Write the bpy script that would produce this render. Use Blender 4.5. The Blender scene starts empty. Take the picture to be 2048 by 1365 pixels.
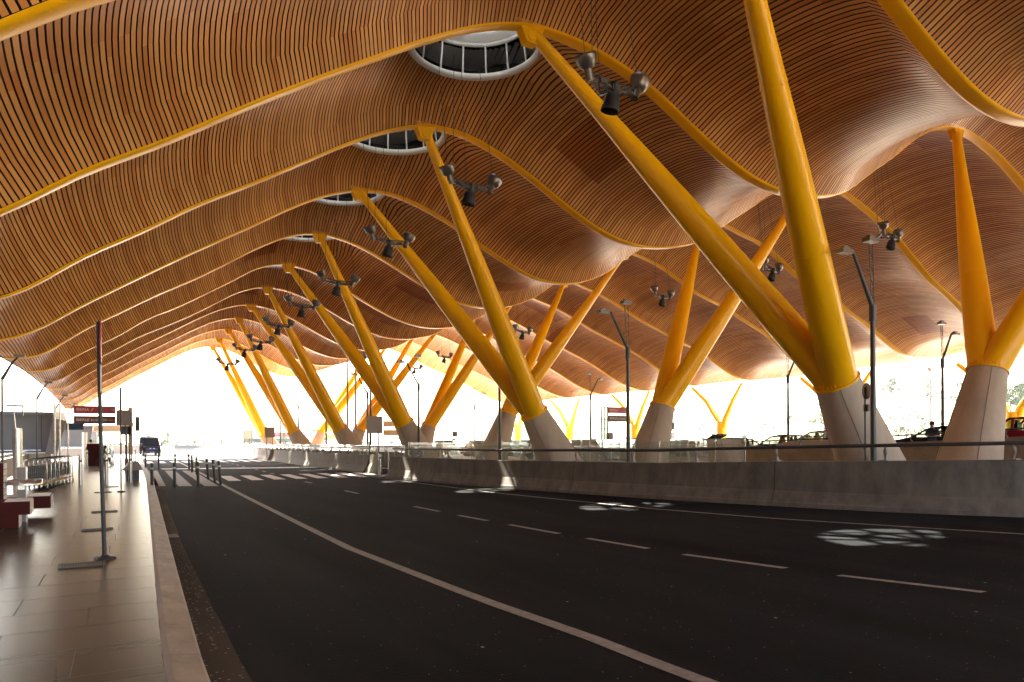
import bpy, math, random
from mathutils import Vector, Matrix
random.seed(7)
PI=math.pi; R=math.radians
sc=bpy.context.scene; COL=sc.collection
# ------------------------------------------------------------------ helpers
def norm(v):
    l=math.sqrt(sum(a*a for a in v)) or 1; return tuple(a/l for a in v)
class MB:
    """collects faces; build() links them as ONE mesh object"""
    def __init__(s): s.v=[];s.f=[];s.m=[];s.a=[];s.sm=[]
    def face(s,pts,mi=0,a=0.5,smooth=False):
        n=len(s.v); s.v+= [tuple(p) for p in pts]; s.f.append(tuple(range(n,n+len(pts)))); s.m.append(mi); s.a.append(a); s.sm.append(smooth)
    def add(s,vs,fs,mi=0,a=.5,smooth=False):
        n=len(s.v); s.v+=[tuple(p) for p in vs]
        for f in fs: s.f.append(tuple(i+n for i in f)); s.m.append(mi); s.a.append(a); s.sm.append(smooth)
    def box(s,c,d,mi=0,rz=0,a=.5,M=None):
        x,y,z=d[0]/2,d[1]/2,d[2]/2
        vs=[(i*x,j*y,k*z) for i in(-1,1) for j in(-1,1) for k in(-1,1)]
        m=Matrix.Rotation(rz,4,'Z') if M is None else M
        vs=[tuple(m@Vector(v)+Vector(c)) for v in vs]
        s.add(vs,[(0,1,3,2),(4,6,7,5),(0,4,5,1),(2,3,7,6),(0,2,6,4),(1,5,7,3)],mi,a)
    def tube(s,pts,r,n=10,mi=0,cap=True,ry=None,smooth=True,updir=None):
        pts=[Vector(p) for p in pts]; rs=r if isinstance(r,(list,tuple)) else [r]*len(pts)
        rings=[];up=Vector(updir) if updir else None
        for i,p in enumerate(pts):
            d=(pts[min(i+1,len(pts)-1)]-pts[max(i-1,0)]).normalized()
            u=up if up is not None else (Vector((0,0,1)) if abs(d.z)<.9 else Vector((0,1,0)))
            a=d.cross(u).normalized(); b=a.cross(d).normalized()
            if up is None: pass
            k=1 if ry is None else ry
            rings.append([p+a*rs[i]*math.cos(t)*k+b*rs[i]*math.sin(t) for t in [2*PI*j/n for j in range(n)]])
        vs=[q for g in rings for q in g]; fs=[]
        for i in range(len(pts)-1):
            for j in range(n):
                fs.append((i*n+j,i*n+(j+1)%n,(i+1)*n+(j+1)%n,(i+1)*n+j))
        s.add(vs,fs,mi,smooth=smooth)
        if cap:
            s.add(rings[0],[tuple(range(n))[::-1]],mi); s.add(rings[-1],[tuple(range(n))],mi)
    def lathe(s,c,prof,n=20,mi=0,M=None,smooth=True):
        vs=[];
        for (r,z) in prof:
            for j in range(n):
                t=2*PI*j/n; v=Vector((r*math.cos(t),r*math.sin(t),z))
                if M is not None: v=M@v
                vs.append(tuple(v+Vector(c)))
        fs=[(i*n+j,i*n+(j+1)%n,(i+1)*n+(j+1)%n,(i+1)*n+j) for i in range(len(prof)-1) for j in range(n)]
        s.add(vs,fs,mi,smooth=smooth)
    def torus(s,c,R_,r,n=32,k=8,mi=0):
        pts=[(c[0]+R_*math.cos(2*PI*i/n),c[1]+R_*math.sin(2*PI*i/n),c[2]) for i in range(n)]
        vs=[];fs=[]
        for i in range(n):
            t=2*PI*i/n
            for j in range(k):
                u=2*PI*j/k; rr=R_+r*math.cos(u)
                vs.append((c[0]+rr*math.cos(t),c[1]+rr*math.sin(t),c[2]+r*math.sin(u)))
        for i in range(n):
            for j in range(k): fs.append((i*k+j,((i+1)%n)*k+j,((i+1)%n)*k+(j+1)%k,i*k+(j+1)%k))
        s.add(vs,fs,mi,smooth=True)
    def prism(s,poly,axis,t0,t1,mi=0):
        """extrude a 2-d polygon; axis 'x','y' or 'z'"""
        def P(p,t):
            return {'x':(t,p[0],p[1]),'y':(p[0],t,p[1]),'z':(p[0],p[1],t)}[axis]
        n=len(poly); vs=[P(p,t0) for p in poly]+[P(p,t1) for p in poly]
        fs=[tuple(range(n))[::-1],tuple(range(n,2*n))]+[(i,(i+1)%n,n+(i+1)%n,n+i) for i in range(n)]
        s.add(vs,fs,mi)
    def build(s,name,mats,parent=None,bevel=0,attr=False,loc=None):
        me=bpy.data.meshes.new(name); me.from_pydata(s.v,[],s.f)
        if not isinstance(mats,(list,tuple)): mats=[mats]
        for m in mats: me.materials.append(m)
        me.polygons.foreach_set('material_index',s.m)
        me.polygons.foreach_set('use_smooth',s.sm)
        if attr:
            at=me.attributes.new('rnd','FLOAT','FACE'); at.data.foreach_set('value',s.a)
        me.update()
        o=bpy.data.objects.new(name,me); COL.objects.link(o)
        if parent is not None: o.parent=parent
        if loc: o.location=loc
        if bevel:
            b=o.modifiers.new('b','BEVEL'); b.width=bevel; b.segments=2; b.limit_method='ANGLE'
        return o
def tag(o,label=None,cat=None,group=None,kind=None):
    if label:o['label']=label
    if cat:o['category']=cat
    if group:o['group']=group
    if kind:o['kind']=kind
    return o
def empty(name,loc,rz=0,label=None,cat=None,group=None):
    o=bpy.data.objects.new(name,None); COL.objects.link(o); o.location=loc; o.rotation_euler=(0,0,rz)
    o.empty_display_size=.2
    return tag(o,label,cat,group)
def copy_tree(o,parent=None):
    c=o.copy(); COL.objects.link(c)
    if parent is not None: c.parent=parent
    for ch in o.children: copy_tree(ch,c)
    return c
def repeat(proto,loc,rz=0,label=None,scale=None,group=None):
    c=copy_tree(proto); c.location=loc; c.rotation_euler=(0,0,rz)
    if label:c['label']=label
    if group:c['group']=group
    if scale:c.scale=scale
    return c
# ------------------------------------------------------------------ materials
def mat(name,col,rough=.6,metal=0,spec=.5,noise=None,bump=0,attr=None,coat=0,emit=None,alpha=None):
    m=bpy.data.materials.new(name); m.use_nodes=True; nt=m.node_tree; b=nt.nodes['Principled BSDF']
    b.inputs['Base Color'].default_value=(*col,1); b.inputs['Roughness'].default_value=rough
    b.inputs['Metallic'].default_value=metal; b.inputs['Specular IOR Level'].default_value=spec
    b.inputs['Coat Weight'].default_value=coat
    if emit: b.inputs['Emission Color'].default_value=(*emit[0],1); b.inputs['Emission Strength'].default_value=emit[1]
    if noise:
        sc_,amt=noise[0],noise[1]; stretch=noise[2] if len(noise)>2 else (1,1,1)
        tc=nt.nodes.new('ShaderNodeTexCoord'); mp=nt.nodes.new('ShaderNodeMapping'); mp.inputs['Scale'].default_value=stretch
        nt.links.new(tc.outputs['Object'],mp.inputs['Vector'])
        n=nt.nodes.new('ShaderNodeTexNoise'); n.inputs['Scale'].default_value=sc_; n.inputs['Detail'].default_value=6; n.inputs['Roughness'].default_value=.65
        nt.links.new(mp.outputs[0],n.inputs['Vector'])
        cr=nt.nodes.new('ShaderNodeMapRange'); cr.inputs['From Min'].default_value=.3; cr.inputs['From Max'].default_value=.7
        cr.inputs['To Min'].default_value=1-amt; cr.inputs['To Max'].default_value=1+amt
        nt.links.new(n.outputs['Fac'],cr.inputs['Value'])
        mx=nt.nodes.new('ShaderNodeMix'); mx.data_type='RGBA'; mx.blend_type='MULTIPLY'; mx.inputs['Factor'].default_value=1
        mx.inputs['A'].default_value=(*col,1); nt.links.new(cr.outputs[0],mx.inputs['B'])
        nt.links.new(mx.outputs['Result'],b.inputs['Base Color'])
        rr=nt.nodes.new('ShaderNodeMapRange'); rr.inputs['To Min'].default_value=max(.03,rough-.12); rr.inputs['To Max'].default_value=min(1,rough+.12)
        nt.links.new(n.outputs['Fac'],rr.inputs['Value']); nt.links.new(rr.outputs[0],b.inputs['Roughness'])
        if bump:
            bp=nt.nodes.new('ShaderNodeBump'); bp.inputs['Strength'].default_value=bump; bp.inputs['Distance'].default_value=.01
            nt.links.new(n.outputs['Fac'],bp.inputs['Height']); nt.links.new(bp.outputs[0],b.inputs['Normal'])
    return m
def glass(name,tint=(.8,.95,.92),rough=.02,opac=.12,k=1.0):
    m=bpy.data.materials.new(name); m.use_nodes=True; nt=m.node_tree; nt.nodes.remove(nt.nodes['Principled BSDF'])
    out=nt.nodes['Material Output']; t=nt.nodes.new('ShaderNodeBsdfTransparent'); t.inputs[0].default_value=(*tint,1)
    g=nt.nodes.new('ShaderNodeBsdfGlossy'); g.inputs['Roughness'].default_value=rough
    fr=nt.nodes.new('ShaderNodeFresnel'); fr.inputs['IOR'].default_value=1.5
    ad=nt.nodes.new('ShaderNodeMath'); ad.operation='ADD'; ad.inputs[1].default_value=opac*.3; fm=nt.nodes.new('ShaderNodeMath'); fm.operation='MULTIPLY'; fm.inputs[1].default_value=k; nt.links.new(fr.outputs[0],fm.inputs[0]); nt.links.new(fm.outputs[0],ad.inputs[0])
    mx=nt.nodes.new('ShaderNodeMixShader'); nt.links.new(ad.outputs[0],mx.inputs[0]); nt.links.new(t.outputs[0],mx.inputs[1]); nt.links.new(g.outputs[0],mx.inputs[2])
    d=nt.nodes.new('ShaderNodeBsdfDiffuse'); d.inputs[0].default_value=(*[c*.8 for c in tint],1)
    m2=nt.nodes.new('ShaderNodeMixShader'); m2.inputs[0].default_value=opac; nt.links.new(mx.outputs[0],m2.inputs[1]); nt.links.new(d.outputs[0],m2.inputs[2])
    nt.links.new(m2.outputs[0],out.inputs['Surface']); return m
def wood_mat():
    m=bpy.data.materials.new('bamboo_slats'); m.use_nodes=True; nt=m.node_tree; b=nt.nodes['Principled BSDF']
    at=nt.nodes.new('ShaderNodeAttribute'); at.attribute_name='rnd'
    cr=nt.nodes.new('ShaderNodeValToRGB'); e=cr.color_ramp.elements
    e[0].position=0; e[0].color=(.42,.115,.022,1); e[1].position=1; e[1].color=(.80,.42,.14,1)
    x=cr.color_ramp.elements.new(.1); x.color=(.50,.17,.037,1)
    x=cr.color_ramp.elements.new(.5); x.color=(.66,.305,.085,1)
    nt.links.new(at.outputs['Fac'],cr.inputs[0])
    tc=nt.nodes.new('ShaderNodeTexCoord'); n=nt.nodes.new('ShaderNodeTexNoise'); n.inputs['Scale'].default_value=.35; n.inputs['Detail'].default_value=4
    nt.links.new(tc.outputs['Object'],n.inputs['Vector'])
    mr=nt.nodes.new('ShaderNodeMapRange'); mr.inputs['From Min'].default_value=.3; mr.inputs['From Max'].default_value=.7; mr.inputs['To Min'].default_value=.82; mr.inputs['To Max'].default_value=1.15
    nt.links.new(n.outputs['Fac'],mr.inputs['Value'])
    mx=nt.nodes.new('ShaderNodeMix'); mx.data_type='RGBA'; mx.blend_type='MULTIPLY'; mx.inputs['Factor'].default_value=1
    nt.links.new(cr.outputs[0],mx.inputs['A']); nt.links.new(mr.outputs[0],mx.inputs['B']); nt.links.new(mx.outputs['Result'],b.inputs['Base Color'])
    b.inputs['Roughness'].default_value=.38; b.inputs['Specular IOR Level'].default_value=.5
    return m
M_wood=wood_mat()
M_back=mat('roof_backing_black',(.012,.011,.010),.9)
M_metal_roof=mat('roof_sheet_metal',(.45,.46,.47),.45,.6,noise=(2,.1))
M_yellow=mat('yellow_paint',(.93,.475,.003),.30,0,.3)
M_yellow2=mat('yellow_paint_bright',(.88,.50,.008),.35,0,.5)
M_conc=mat('column_concrete',(.46,.37,.28),.75,noise=(1.3,.16,(1,1,.35)),bump=.1)
M_jersey=mat('barrier_concrete',(.15,.125,.10),.85,noise=(2.6,.36,(1,1,.5)),bump=.35)
M_conc2=mat('parapet_concrete',(.26,.225,.17),.85,noise=(1.5,.25),bump=.2)
M_white=mat('skylight_white_paint',(.78,.79,.78),.4)
M_steel=mat('stainless_steel',(.60,.56,.52),.25,.9)
M_dark=mat('dark_grey_paint',(.045,.042,.042),.45)
M_black=mat('black_rubber',(.012,.012,.013),.55)
M_lampgrey=mat('lamp_post_grey',(.075,.07,.068),.4,.3)
M_alu=mat('lamp_bowl_aluminium',(.17,.155,.14),.35,.7)
M_vglass0=mat('facade_glass',(.02,.025,.025),.1)
M_joint2=mat('pylon_seam',(.22,.17,.12),.85)
M_joint=mat('barrier_joint',(.05,.043,.036),.9)  # dark colour of the joints between barrier units
M_red=mat('bench_red_brown',(.075,.009,.008),.6,0,.15,noise=(3,.2))
M_cream=mat('bench_slats_lit_cream',(.80,.66,.58),.5)  # cream made paler to stand for glare on slat ends and tops
M_signred=mat('sign_red',(.42,.01,.03),.4)
M_signdark=mat('sign_dark_red',(.10,.012,.022),.4)
M_signwhite=mat('sign_letter_white',(.75,.72,.68),.5)
M_signgold=mat('sign_emblem_gold',(.75,.35,.05),.5)
M_signgrey=mat('sign_back_grey',(.30,.26,.235),.6,noise=(3,.06))
M_blue=mat('sign_blue',(.01,.05,.12),.5)
M_paint=mat('road_paint_white',(.78,.76,.73),.65,noise=(9,.22),bump=.1)
M_linepaint=mat('road_line_worn',(.31,.285,.255),.7,noise=(12,.35),bump=.1)
M_beige=mat('beige_panel',(.52,.40,.28),.6,noise=(1,.08))
M_greywall=mat('grey_metal_panel',(.13,.118,.105),.5,noise=(.7,.08))
M_glass=glass('clear_green_glass',(.78,.90,.86),.02,.14)
M_glassdark=glass('car_glass',(.62,.70,.68),.05,.0,.3)
M_skylight=glass('skylight_glass',(.93,.97,.99),.02,.05)
M_tyre=mat('tyre',(.02,.02,.02),.8)
M_skin=mat('skin',(.36,.18,.11),.55); M_hair=mat('hair',(.012,.009,.008),.6)
M_cloth_black=mat('cloth_black',(.014,.014,.017),.8); M_cloth_navy=mat('cloth_navy',(.012,.018,.04),.8)
M_cloth_grey=mat('cloth_grey',(.28,.27,.27),.8); M_denim=mat('denim',(.03,.05,.11),.8)
M_shoe=mat('shoe',(.012,.012,.012),.5)
M_ochre=mat('trolley_yellow',(.5,.3,.02),.5)
M_green=mat('green_label',(.06,.30,.03),.5)
# asphalt
def asphalt(name,base,fleck):
    m=bpy.data.materials.new(name); m.use_nodes=True; nt=m.node_tree; b=nt.nodes['Principled BSDF']
    tc=nt.nodes.new('ShaderNodeTexCoord')
    n=nt.nodes.new('ShaderNodeTexNoise'); n.inputs['Scale'].default_value=.9; n.inputs['Detail'].default_value=8
    ml=nt.nodes.new('ShaderNodeMapping'); ml.inputs['Scale'].default_value=(1,.16,1); nt.links.new(tc.outputs['Object'],ml.inputs['Vector']); nt.links.new(ml.outputs[0],n.inputs['Vector'])
    v=nt.nodes.new('ShaderNodeTexVoronoi'); v.inputs['Scale'].default_value=55; nt.links.new(tc.outputs['Object'],v.inputs['Vector'])
    v2=nt.nodes.new('ShaderNodeTexVoronoi'); v2.inputs['Scale'].default_value=6.5; nt.links.new(tc.outputs['Object'],v2.inputs['Vector'])
    n3=nt.nodes.new('ShaderNodeTexNoise'); n3.inputs['Scale'].default_value=160; nt.links.new(tc.outputs['Object'],n3.inputs['Vector'])
    cr=nt.nodes.new('ShaderNodeMapRange'); cr.inputs['From Min'].default_value=.3; cr.inputs['From Max'].default_value=.7; cr.inputs['To Min'].default_value=.5; cr.inputs['To Max'].default_value=1.75
    nt.links.new(n.outputs['Fac'],cr.inputs['Value'])
    c3=nt.nodes.new('ShaderNodeMapRange'); c3.inputs['From Min'].default_value=.25; c3.inputs['From Max'].default_value=.75; c3.inputs['To Min'].default_value=.55; c3.inputs['To Max'].default_value=1.5
    nt.links.new(n3.outputs['Fac'],c3.inputs['Value'])
    mu=nt.nodes.new('ShaderNodeMath'); mu.operation='MULTIPLY'; nt.links.new(cr.outputs[0],mu.inputs[0]); nt.links.new(c3.outputs[0],mu.inputs[1])
    mx=nt.nodes.new('ShaderNodeMix'); mx.data_type='RGBA'; mx.blend_type='MULTIPLY'; mx.inputs['Factor'].default_value=1
    mx.inputs['A'].default_value=(*base,1); nt.links.new(mu.outputs[0],mx.inputs['B'])
    # sparse light grit
    lt=nt.nodes.new('ShaderNodeMath'); lt.operation='LESS_THAN'; lt.inputs[1].default_value=.0105*fleck; nt.links.new(v2.outputs['Distance'],lt.inputs[0])
    vs=nt.nodes.new('ShaderNodeTexVoronoi'); vs.inputs['Scale'].default_value=28 if fleck<3 else 22; nt.links.new(tc.outputs['Object'],vs.inputs['Vector'])
    l2=nt.nodes.new('ShaderNodeMath'); l2.operation='LESS_THAN'; l2.inputs[1].default_value=.15 if fleck<3 else .26; nt.links.new(vs.outputs['Distance'],l2.inputs[0])
    wn=nt.nodes.new('ShaderNodeSeparateColor'); nt.links.new(vs.outputs['Color'],wn.inputs[0])
    g3=nt.nodes.new('ShaderNodeMath'); g3.operation='GREATER_THAN'; g3.inputs[1].default_value=1-.055*fleck; nt.links.new(wn.outputs[0],g3.inputs[0])
    an=nt.nodes.new('ShaderNodeMath'); an.operation='MULTIPLY'; nt.links.new(l2.outputs[0],an.inputs[0]); nt.links.new(g3.outputs[0],an.inputs[1])
    m2=nt.nodes.new('ShaderNodeMix'); m2.data_type='RGBA'; m2.inputs['B'].default_value=(.33,.27,.22,1)
    nt.links.new(an.outputs[0],m2.inputs['Factor']); nt.links.new(mx.outputs['Result'],m2.inputs['A']); nt.links.new(m2.outputs['Result'],b.inputs['Base Color'])
    bp=nt.nodes.new('ShaderNodeBump'); bp.inputs['Strength'].default_value=.5; bp.inputs['Distance'].default_value=.008
    nt.links.new(v.outputs['Distance'],bp.inputs['Height']); nt.links.new(bp.outputs[0],b.inputs['Normal'])
    b.inputs['Roughness'].default_value=.9; b.inputs['Specular IOR Level'].default_value=.08
    return m
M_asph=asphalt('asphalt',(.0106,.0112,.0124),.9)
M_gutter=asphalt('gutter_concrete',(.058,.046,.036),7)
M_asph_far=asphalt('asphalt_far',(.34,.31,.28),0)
def paving():
    m=bpy.data.materials.new('polished_stone_paving'); m.use_nodes=True; nt=m.node_tree; b=nt.nodes['Principled BSDF']
    tc=nt.nodes.new('ShaderNodeTexCoord'); mp=nt.nodes.new('ShaderNodeMapping'); nt.links.new(tc.outputs['Object'],mp.inputs['Vector'])
    mp.inputs['Rotation'].default_value=(0,0,R(-1.8))
    br=nt.nodes.new('ShaderNodeTexBrick'); br.inputs['Scale'].default_value=1; br.inputs['Brick Width'].default_value=1.2; br.inputs['Row Height'].default_value=.8
    br.inputs['Mortar Size'].default_value=.011; br.inputs['Bias'].default_value=0; br.offset=.35
    br.inputs['Color1'].default_value=(.076,.057,.043,1); br.inputs['Color2'].default_value=(.088,.066,.050,1); br.inputs['Mortar'].default_value=(.030,.022,.017,1)
    nt.links.new(mp.outputs[0],br.inputs['Vector'])
    n=nt.nodes.new('ShaderNodeTexNoise'); n.inputs['Scale'].default_value=1.1; n.inputs['Detail'].default_value=7; nt.links.new(tc.outputs['Object'],n.inputs['Vector'])
    mr=nt.nodes.new('ShaderNodeMapRange'); mr.inputs['From Min'].default_value=.3; mr.inputs['From Max'].default_value=.7; mr.inputs['To Min'].default_value=.93; mr.inputs['To Max'].default_value=1.05
    nt.links.new(n.outputs['Fac'],mr.inputs['Value'])
    mx=nt.nodes.new('ShaderNodeMix'); mx.data_type='RGBA'; mx.blend_type='MULTIPLY'; mx.inputs['Factor'].default_value=1
    nt.links.new(br.outputs['Color'],mx.inputs['A']); nt.links.new(mr.outputs[0],mx.inputs['B']); nt.links.new(mx.outputs['Result'],b.inputs['Base Color'])
    rr=nt.nodes.new('ShaderNodeMapRange'); rr.inputs['From Min'].default_value=.3; rr.inputs['From Max'].default_value=.7; rr.inputs['To Min'].default_value=.265; rr.inputs['To Max'].default_value=.285
    b.inputs['Roughness'].default_value=.27
    b.inputs['Specular IOR Level'].default_value=.11
    bp=nt.nodes.new('ShaderNodeBump'); bp.inputs['Strength'].default_value=.0
    return m
M_pave=paving()
M_kerb=mat('kerb_stone',(.32,.245,.18),.6,noise=(5,.32,(1,.5,1)),bump=.3)
M_kerb2=mat('kerb_strip_pink_stone',(.24,.165,.13),.5,noise=(4,.15))
M_ground=mat('dry_ground',(.50,.43,.34),.95,noise=(.02,.25))
M_apron=mat('median_concrete',(.42,.37,.31),.8,noise=(.6,.15))
M_hill=mat('hill_dry_grass',(.27,.235,.14),.95,noise=(.012,.4))
M_leaf=mat('foliage_green',(.045,.075,.025),.8,noise=(.4,.4)); M_leaf2=mat('foliage_pale',(.05,.07,.035),.8,noise=(.4,.35)); M_bark=mat('bark',(.09,.065,.05),.9)
M_graterim=mat('grate_metal',(.07,.06,.05),.45,.6)
# ------------------------------------------------------------------ roof profile
Y1=17.09; BAY=7.1
X0,DX=-6.0,1.5
T=[
[3.42,4.37,5.18,5.86,6.94,7.87,8.87,9.77,10.68,11.57,12.3,12.72,12.7,12.47,12.0,11.29,10.65,10.21,10.09,10.26,10.71,11.64,12.55,13.46,14.02,14.17,13.94,13.55,13.03,12.4,11.74,11.22,10.68,10.09,9.42,8.65,8.0,7.54,7.24,7.42,7.6,7.78,7.96,8.14,8.32],
[3.63,4.58,5.39,6.07,7.15,8.07,9.08,10.04,10.95,11.83,12.58,13.02,13.04,12.77,12.27,11.52,10.83,10.35,10.2,10.33,10.73,11.66,12.58,13.6,14.31,14.64,14.55,14.21,13.66,12.99,12.22,11.5,10.92,10.34,9.67,8.9,8.24,7.78,7.46,7.64,7.82,8.0,8.18,8.36,8.54],
[3.51,4.44,5.23,5.9,7.01,7.95,8.95,9.82,10.72,11.64,12.43,12.94,12.97,12.56,11.89,11.1,10.42,10.01,9.96,10.19,10.66,11.62,12.53,13.46,14.05,14.39,14.62,14.38,13.91,13.31,12.56,11.64,10.77,10.16,9.49,8.71,8.07,7.61,7.32,7.5,7.68,7.86,8.04,8.22,8.4],
[3.42,4.24,5.07,5.77,6.81,7.79,8.75,9.67,10.58,11.51,12.29,12.77,12.83,12.48,11.89,11.13,10.43,9.89,9.75,9.98,10.6,11.64,12.57,13.46,14.09,14.53,14.45,14.1,13.76,13.16,12.33,11.76,11.28,10.78,10.15,9.59,8.91,8.2,7.66,7.63,7.7,7.85,8.02,8.2,8.38],
[3.33,4.24,5.02,5.71,6.82,7.77,8.7,9.54,10.47,11.44,12.23,12.61,12.48,12.0,11.31,10.56,9.95,9.62,9.61,9.9,10.53,11.56,12.47,13.39,14.05,14.21,13.98,13.53,12.86,12.19,11.72,11.33,10.72,10.16,9.57,8.73,7.83,7.24,7.03,7.21,7.39,7.57,7.75,7.93,8.11],
[3.21,4.17,4.93,5.61,6.61,7.5,8.56,9.35,10.24,11.17,12.1,12.48,12.29,11.73,10.96,10.23,9.64,9.35,9.38,9.7,10.4,11.42,12.33,13.17,13.62,13.65,13.36,12.93,12.38,11.72,11.1,10.6,10.04,9.58,9.12,8.4,7.64,7.07,6.92,7.07,7.19,7.35,7.53,7.71,7.89],
[3.03,4.01,4.82,5.45,6.49,7.47,8.47,9.24,10.04,10.95,11.87,12.38,12.38,11.98,11.36,10.6,9.95,9.55,9.48,9.71,10.23,11.25,12.17,13.08,13.66,13.83,13.62,13.23,12.72,12.09,11.43,10.91,10.36,9.78,9.12,8.34,7.69,7.22,6.89,7.07,7.25,7.43,7.61,7.79,7.97],
[3.1,4.05,4.85,5.54,6.64,7.56,8.56,9.45,10.36,11.24,11.97,12.36,12.27,11.83,11.15,10.39,9.78,9.43,9.41,9.68,10.29,11.32,12.23,13.11,13.63,13.73,13.47,13.06,12.53,11.89,11.25,10.74,10.18,9.59,8.91,8.13,7.51,7.06,6.83,7.01,7.19,7.37,7.55,7.73,7.91],
[3.11,4.06,4.86,5.56,6.65,7.57,8.57,9.46,10.37,11.25,11.98,12.38,12.29,11.85,11.15,10.39,9.78,9.43,9.42,9.69,10.3,11.33,12.24,13.12,13.64,13.73,13.47,13.06,12.53,11.89,11.25,10.74,10.18,9.59,8.91,8.13,7.51,7.06,6.84,7.02,7.2,7.38,7.56,7.74,7.92],
]
NB=12
DXN=[0]*7+[.3,.6,.85,1.1,1.4]       # the far beams step sideways a little
ZL={}
def spline(tab,x):
    u=(x-X0)/DX; i=int(max(0,min(len(tab)-2,math.floor(u)))); t=u-i
    def g(j): return tab[max(0,min(len(tab)-1,j))]
    if i==0: m0=g(1)-g(0)
    else: m0=(g(i+1)-g(i-1))/2
    m1=(g(i+2)-g(i))/2
    if t<0: return g(0)+t*m0
    if t>1: return g(i+1)+(t-1)*m1
    return (2*t**3-3*t*t+1)*g(i)+(t**3-2*t*t+t)*m0+(-2*t**3+3*t*t)*g(i+1)+(t**3-t*t)*m1
def ztop(n,x):
    m=max(0,min(8,n)); d=DXN[max(0,min(11,n))]
    xx=x-d*max(0,min(1,(30-x)/18.))
    z=spline(T[m],xx)
    # the eave lifts a little at its left tip
    e=XE(n)+1.6
    if x<e: z+= .16*(e-x)**2
    return z
XEL=[-3.7,-3.7,-3.6,-3.5,-3.1,-2.75,-2.5,-2.3,-2.15,-2.0,-1.9,-1.8]
def XE(n): return XEL[max(0,min(11,n))]
XR=58.0
SAG=1.04
def edge_fade(b,t,x):
    e=XE(b)*(1-t)+XE(b+1)*t
    f=max(0,min(1,(x-e)/3.2)); g=max(0,min(1,(XR-x)/3.0))
    return f*f*(3-2*f)*g*g*(3-2*g)
def bulge(t):
    t=(t-.031)/.938
    return SAG*(max(0,4*t*(1-t)))**.62
def slope(n,x): return (ztop(n,x+.2)-ztop(n,x-.2))/.4
# arc-length stations on beam 3
ST=[]; x=-3.75; PITCH=1.0
while x<XR:
    ST.append(x); sl=slope(3,x); x+=(.116+.032*max(0,min(1,(x-8)/6)))/math.sqrt(1+sl*sl)
SKY=[(i,) for i in range(-2,11)]
def sky_c(b):    # skylight centre of bay b (between beams b and b+1)
    if b<0: return None
    xc=10.55 if b<6 else 10.55+(b-6)*.28+.15
    yc=Y1+BAY*(b-1)+BAY/2-.39
    return xc,yc
def bay_pt(b,x,t,off=0.0,cache={}):
    k=(b,round(x,4))
    if k not in cache:
        z0,z1=ztop(b,x),ztop(b+1,x); s0,s1=slope(b,x),slope(b+1,x); cache[k]=(z0,z1,s0,s1)
    z0,z1,s0,s1=cache[k]
    z=z0*(1-t)+z1*t; s=s0*(1-t)+s1*t; l=math.sqrt(1+s*s)
    d=bulge(t)*edge_fade(b,t,x)+off
    px,py,pz=x-s/l*d, Y1+BAY*(b-1)+BAY*t, z+d/l
    c=sky_c(b)
    if c is not None and abs(x-c[0])<3.3:      # the lining flattens round each skylight
        r=math.hypot(x-c[0],py-c[1]); w=max(0,min(1,(SKR+1.15-r)/1.1)); w=w*w*(3-2*w)
        if w>0:
            zt=(ztop(b,c[0])+ztop(b+1,c[0]))/2+1.09+off
            px=px*(1-w)+x*w; pz=pz*(1-w)+zt*w
    return (px,py,pz)
SKR=2.05
def spans(b,x):
    """t intervals not cut by the skylight"""
    c=sky_c(b)
    if c is None or abs(x-c[0])>=SKR: return [(0.031,.969)]
    h=math.sqrt(SKR**2-(x-c[0])**2)/BAY
    m=.5-.39/BAY
    return [(0.031,m-h),(m+h,.969)]
roof=empty('canopy_roof',(0,0,0),0,'vast wave shaped roof canopy lined with brown bamboo slats over yellow ribs','roof')
def strips(b,off,width,seg,name,m,sides=0,attr=False,jit=True):
    mb=MB()
    xe=max(XE(b),XE(b+1))
    rnd=random.Random(100+b)
    cut=[.031+.938*i/seg for i in range(seg+1)]
    patch=[(rnd.uniform(0,55),rnd.uniform(.1,.8),rnd.uniform(.6,2.2),rnd.uniform(.05,.2)) for _ in range(4)]
    e0,e1=XE(b),XE(b+1); xe=min(e0,e1)
    for i,x in enumerate(ST[:-1]):
        if x<xe: continue
        tmax=1 if x>=e1 or e1-e0<1e-6 else (x-e0)/(e1-e0)
        f=width/PITCH; x0=x; x1=x+(ST[i+1]-x)*f
        for (a,c) in spans(b,x):
            c=min(c,tmax)
            if c<a+.02: continue
            ts=[a]+[q for q in cut if a+.01<q<c-.01]+[c]
            A=[bay_pt(b,x0,t,off) for t in ts]; B_=[bay_pt(b,x1,t,off) for t in ts]
            ph=rnd.choice([0,.17,.34]); r0=rnd.random()
            vals=[]
            n=len(ts)
            for j in range(n-1):
                tm=(ts[j]+ts[j+1])/2
                board=int((tm*3+ph)//1)
                rr=random.Random(hash((b,i,board))).random()
                v=.24+.58*rr
                for (px,pt,pw,pl) in patch:
                    if abs(x-px)<pw and abs(tm-pt)<pl and attr: v*=.15
                vals.append(v)
            base=len(mb.v)
            mb.v+=A+B_
            for j in range(n-1):
                mb.f.append((base+j,base+n+j,base+n+j+1,base+j+1)); mb.m.append(0); mb.a.append(vals[j]); mb.sm.append(True)
            if sides:
                A2=[bay_pt(b,x0,t,off+sides) for t in ts]; B2=[bay_pt(b,x1,t,off+sides) for t in ts]
                base2=len(mb.v); mb.v+=A2+B2+A+B_
                o=base2+2*n
                for j in range(n-1):
                    mb.f.append((base2+j,o+j,o+j+1,base2+j+1)); mb.m.append(0); mb.a.append(vals[j]*.8); mb.sm.append(False)
                    mb.f.append((o+n+j,base2+n+j,base2+n+j+1,o+n+j+1)); mb.m.append(0); mb.a.append(vals[j]*.8); mb.sm.append(False)
    return mb.build(name,m,roof,attr=attr)
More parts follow.
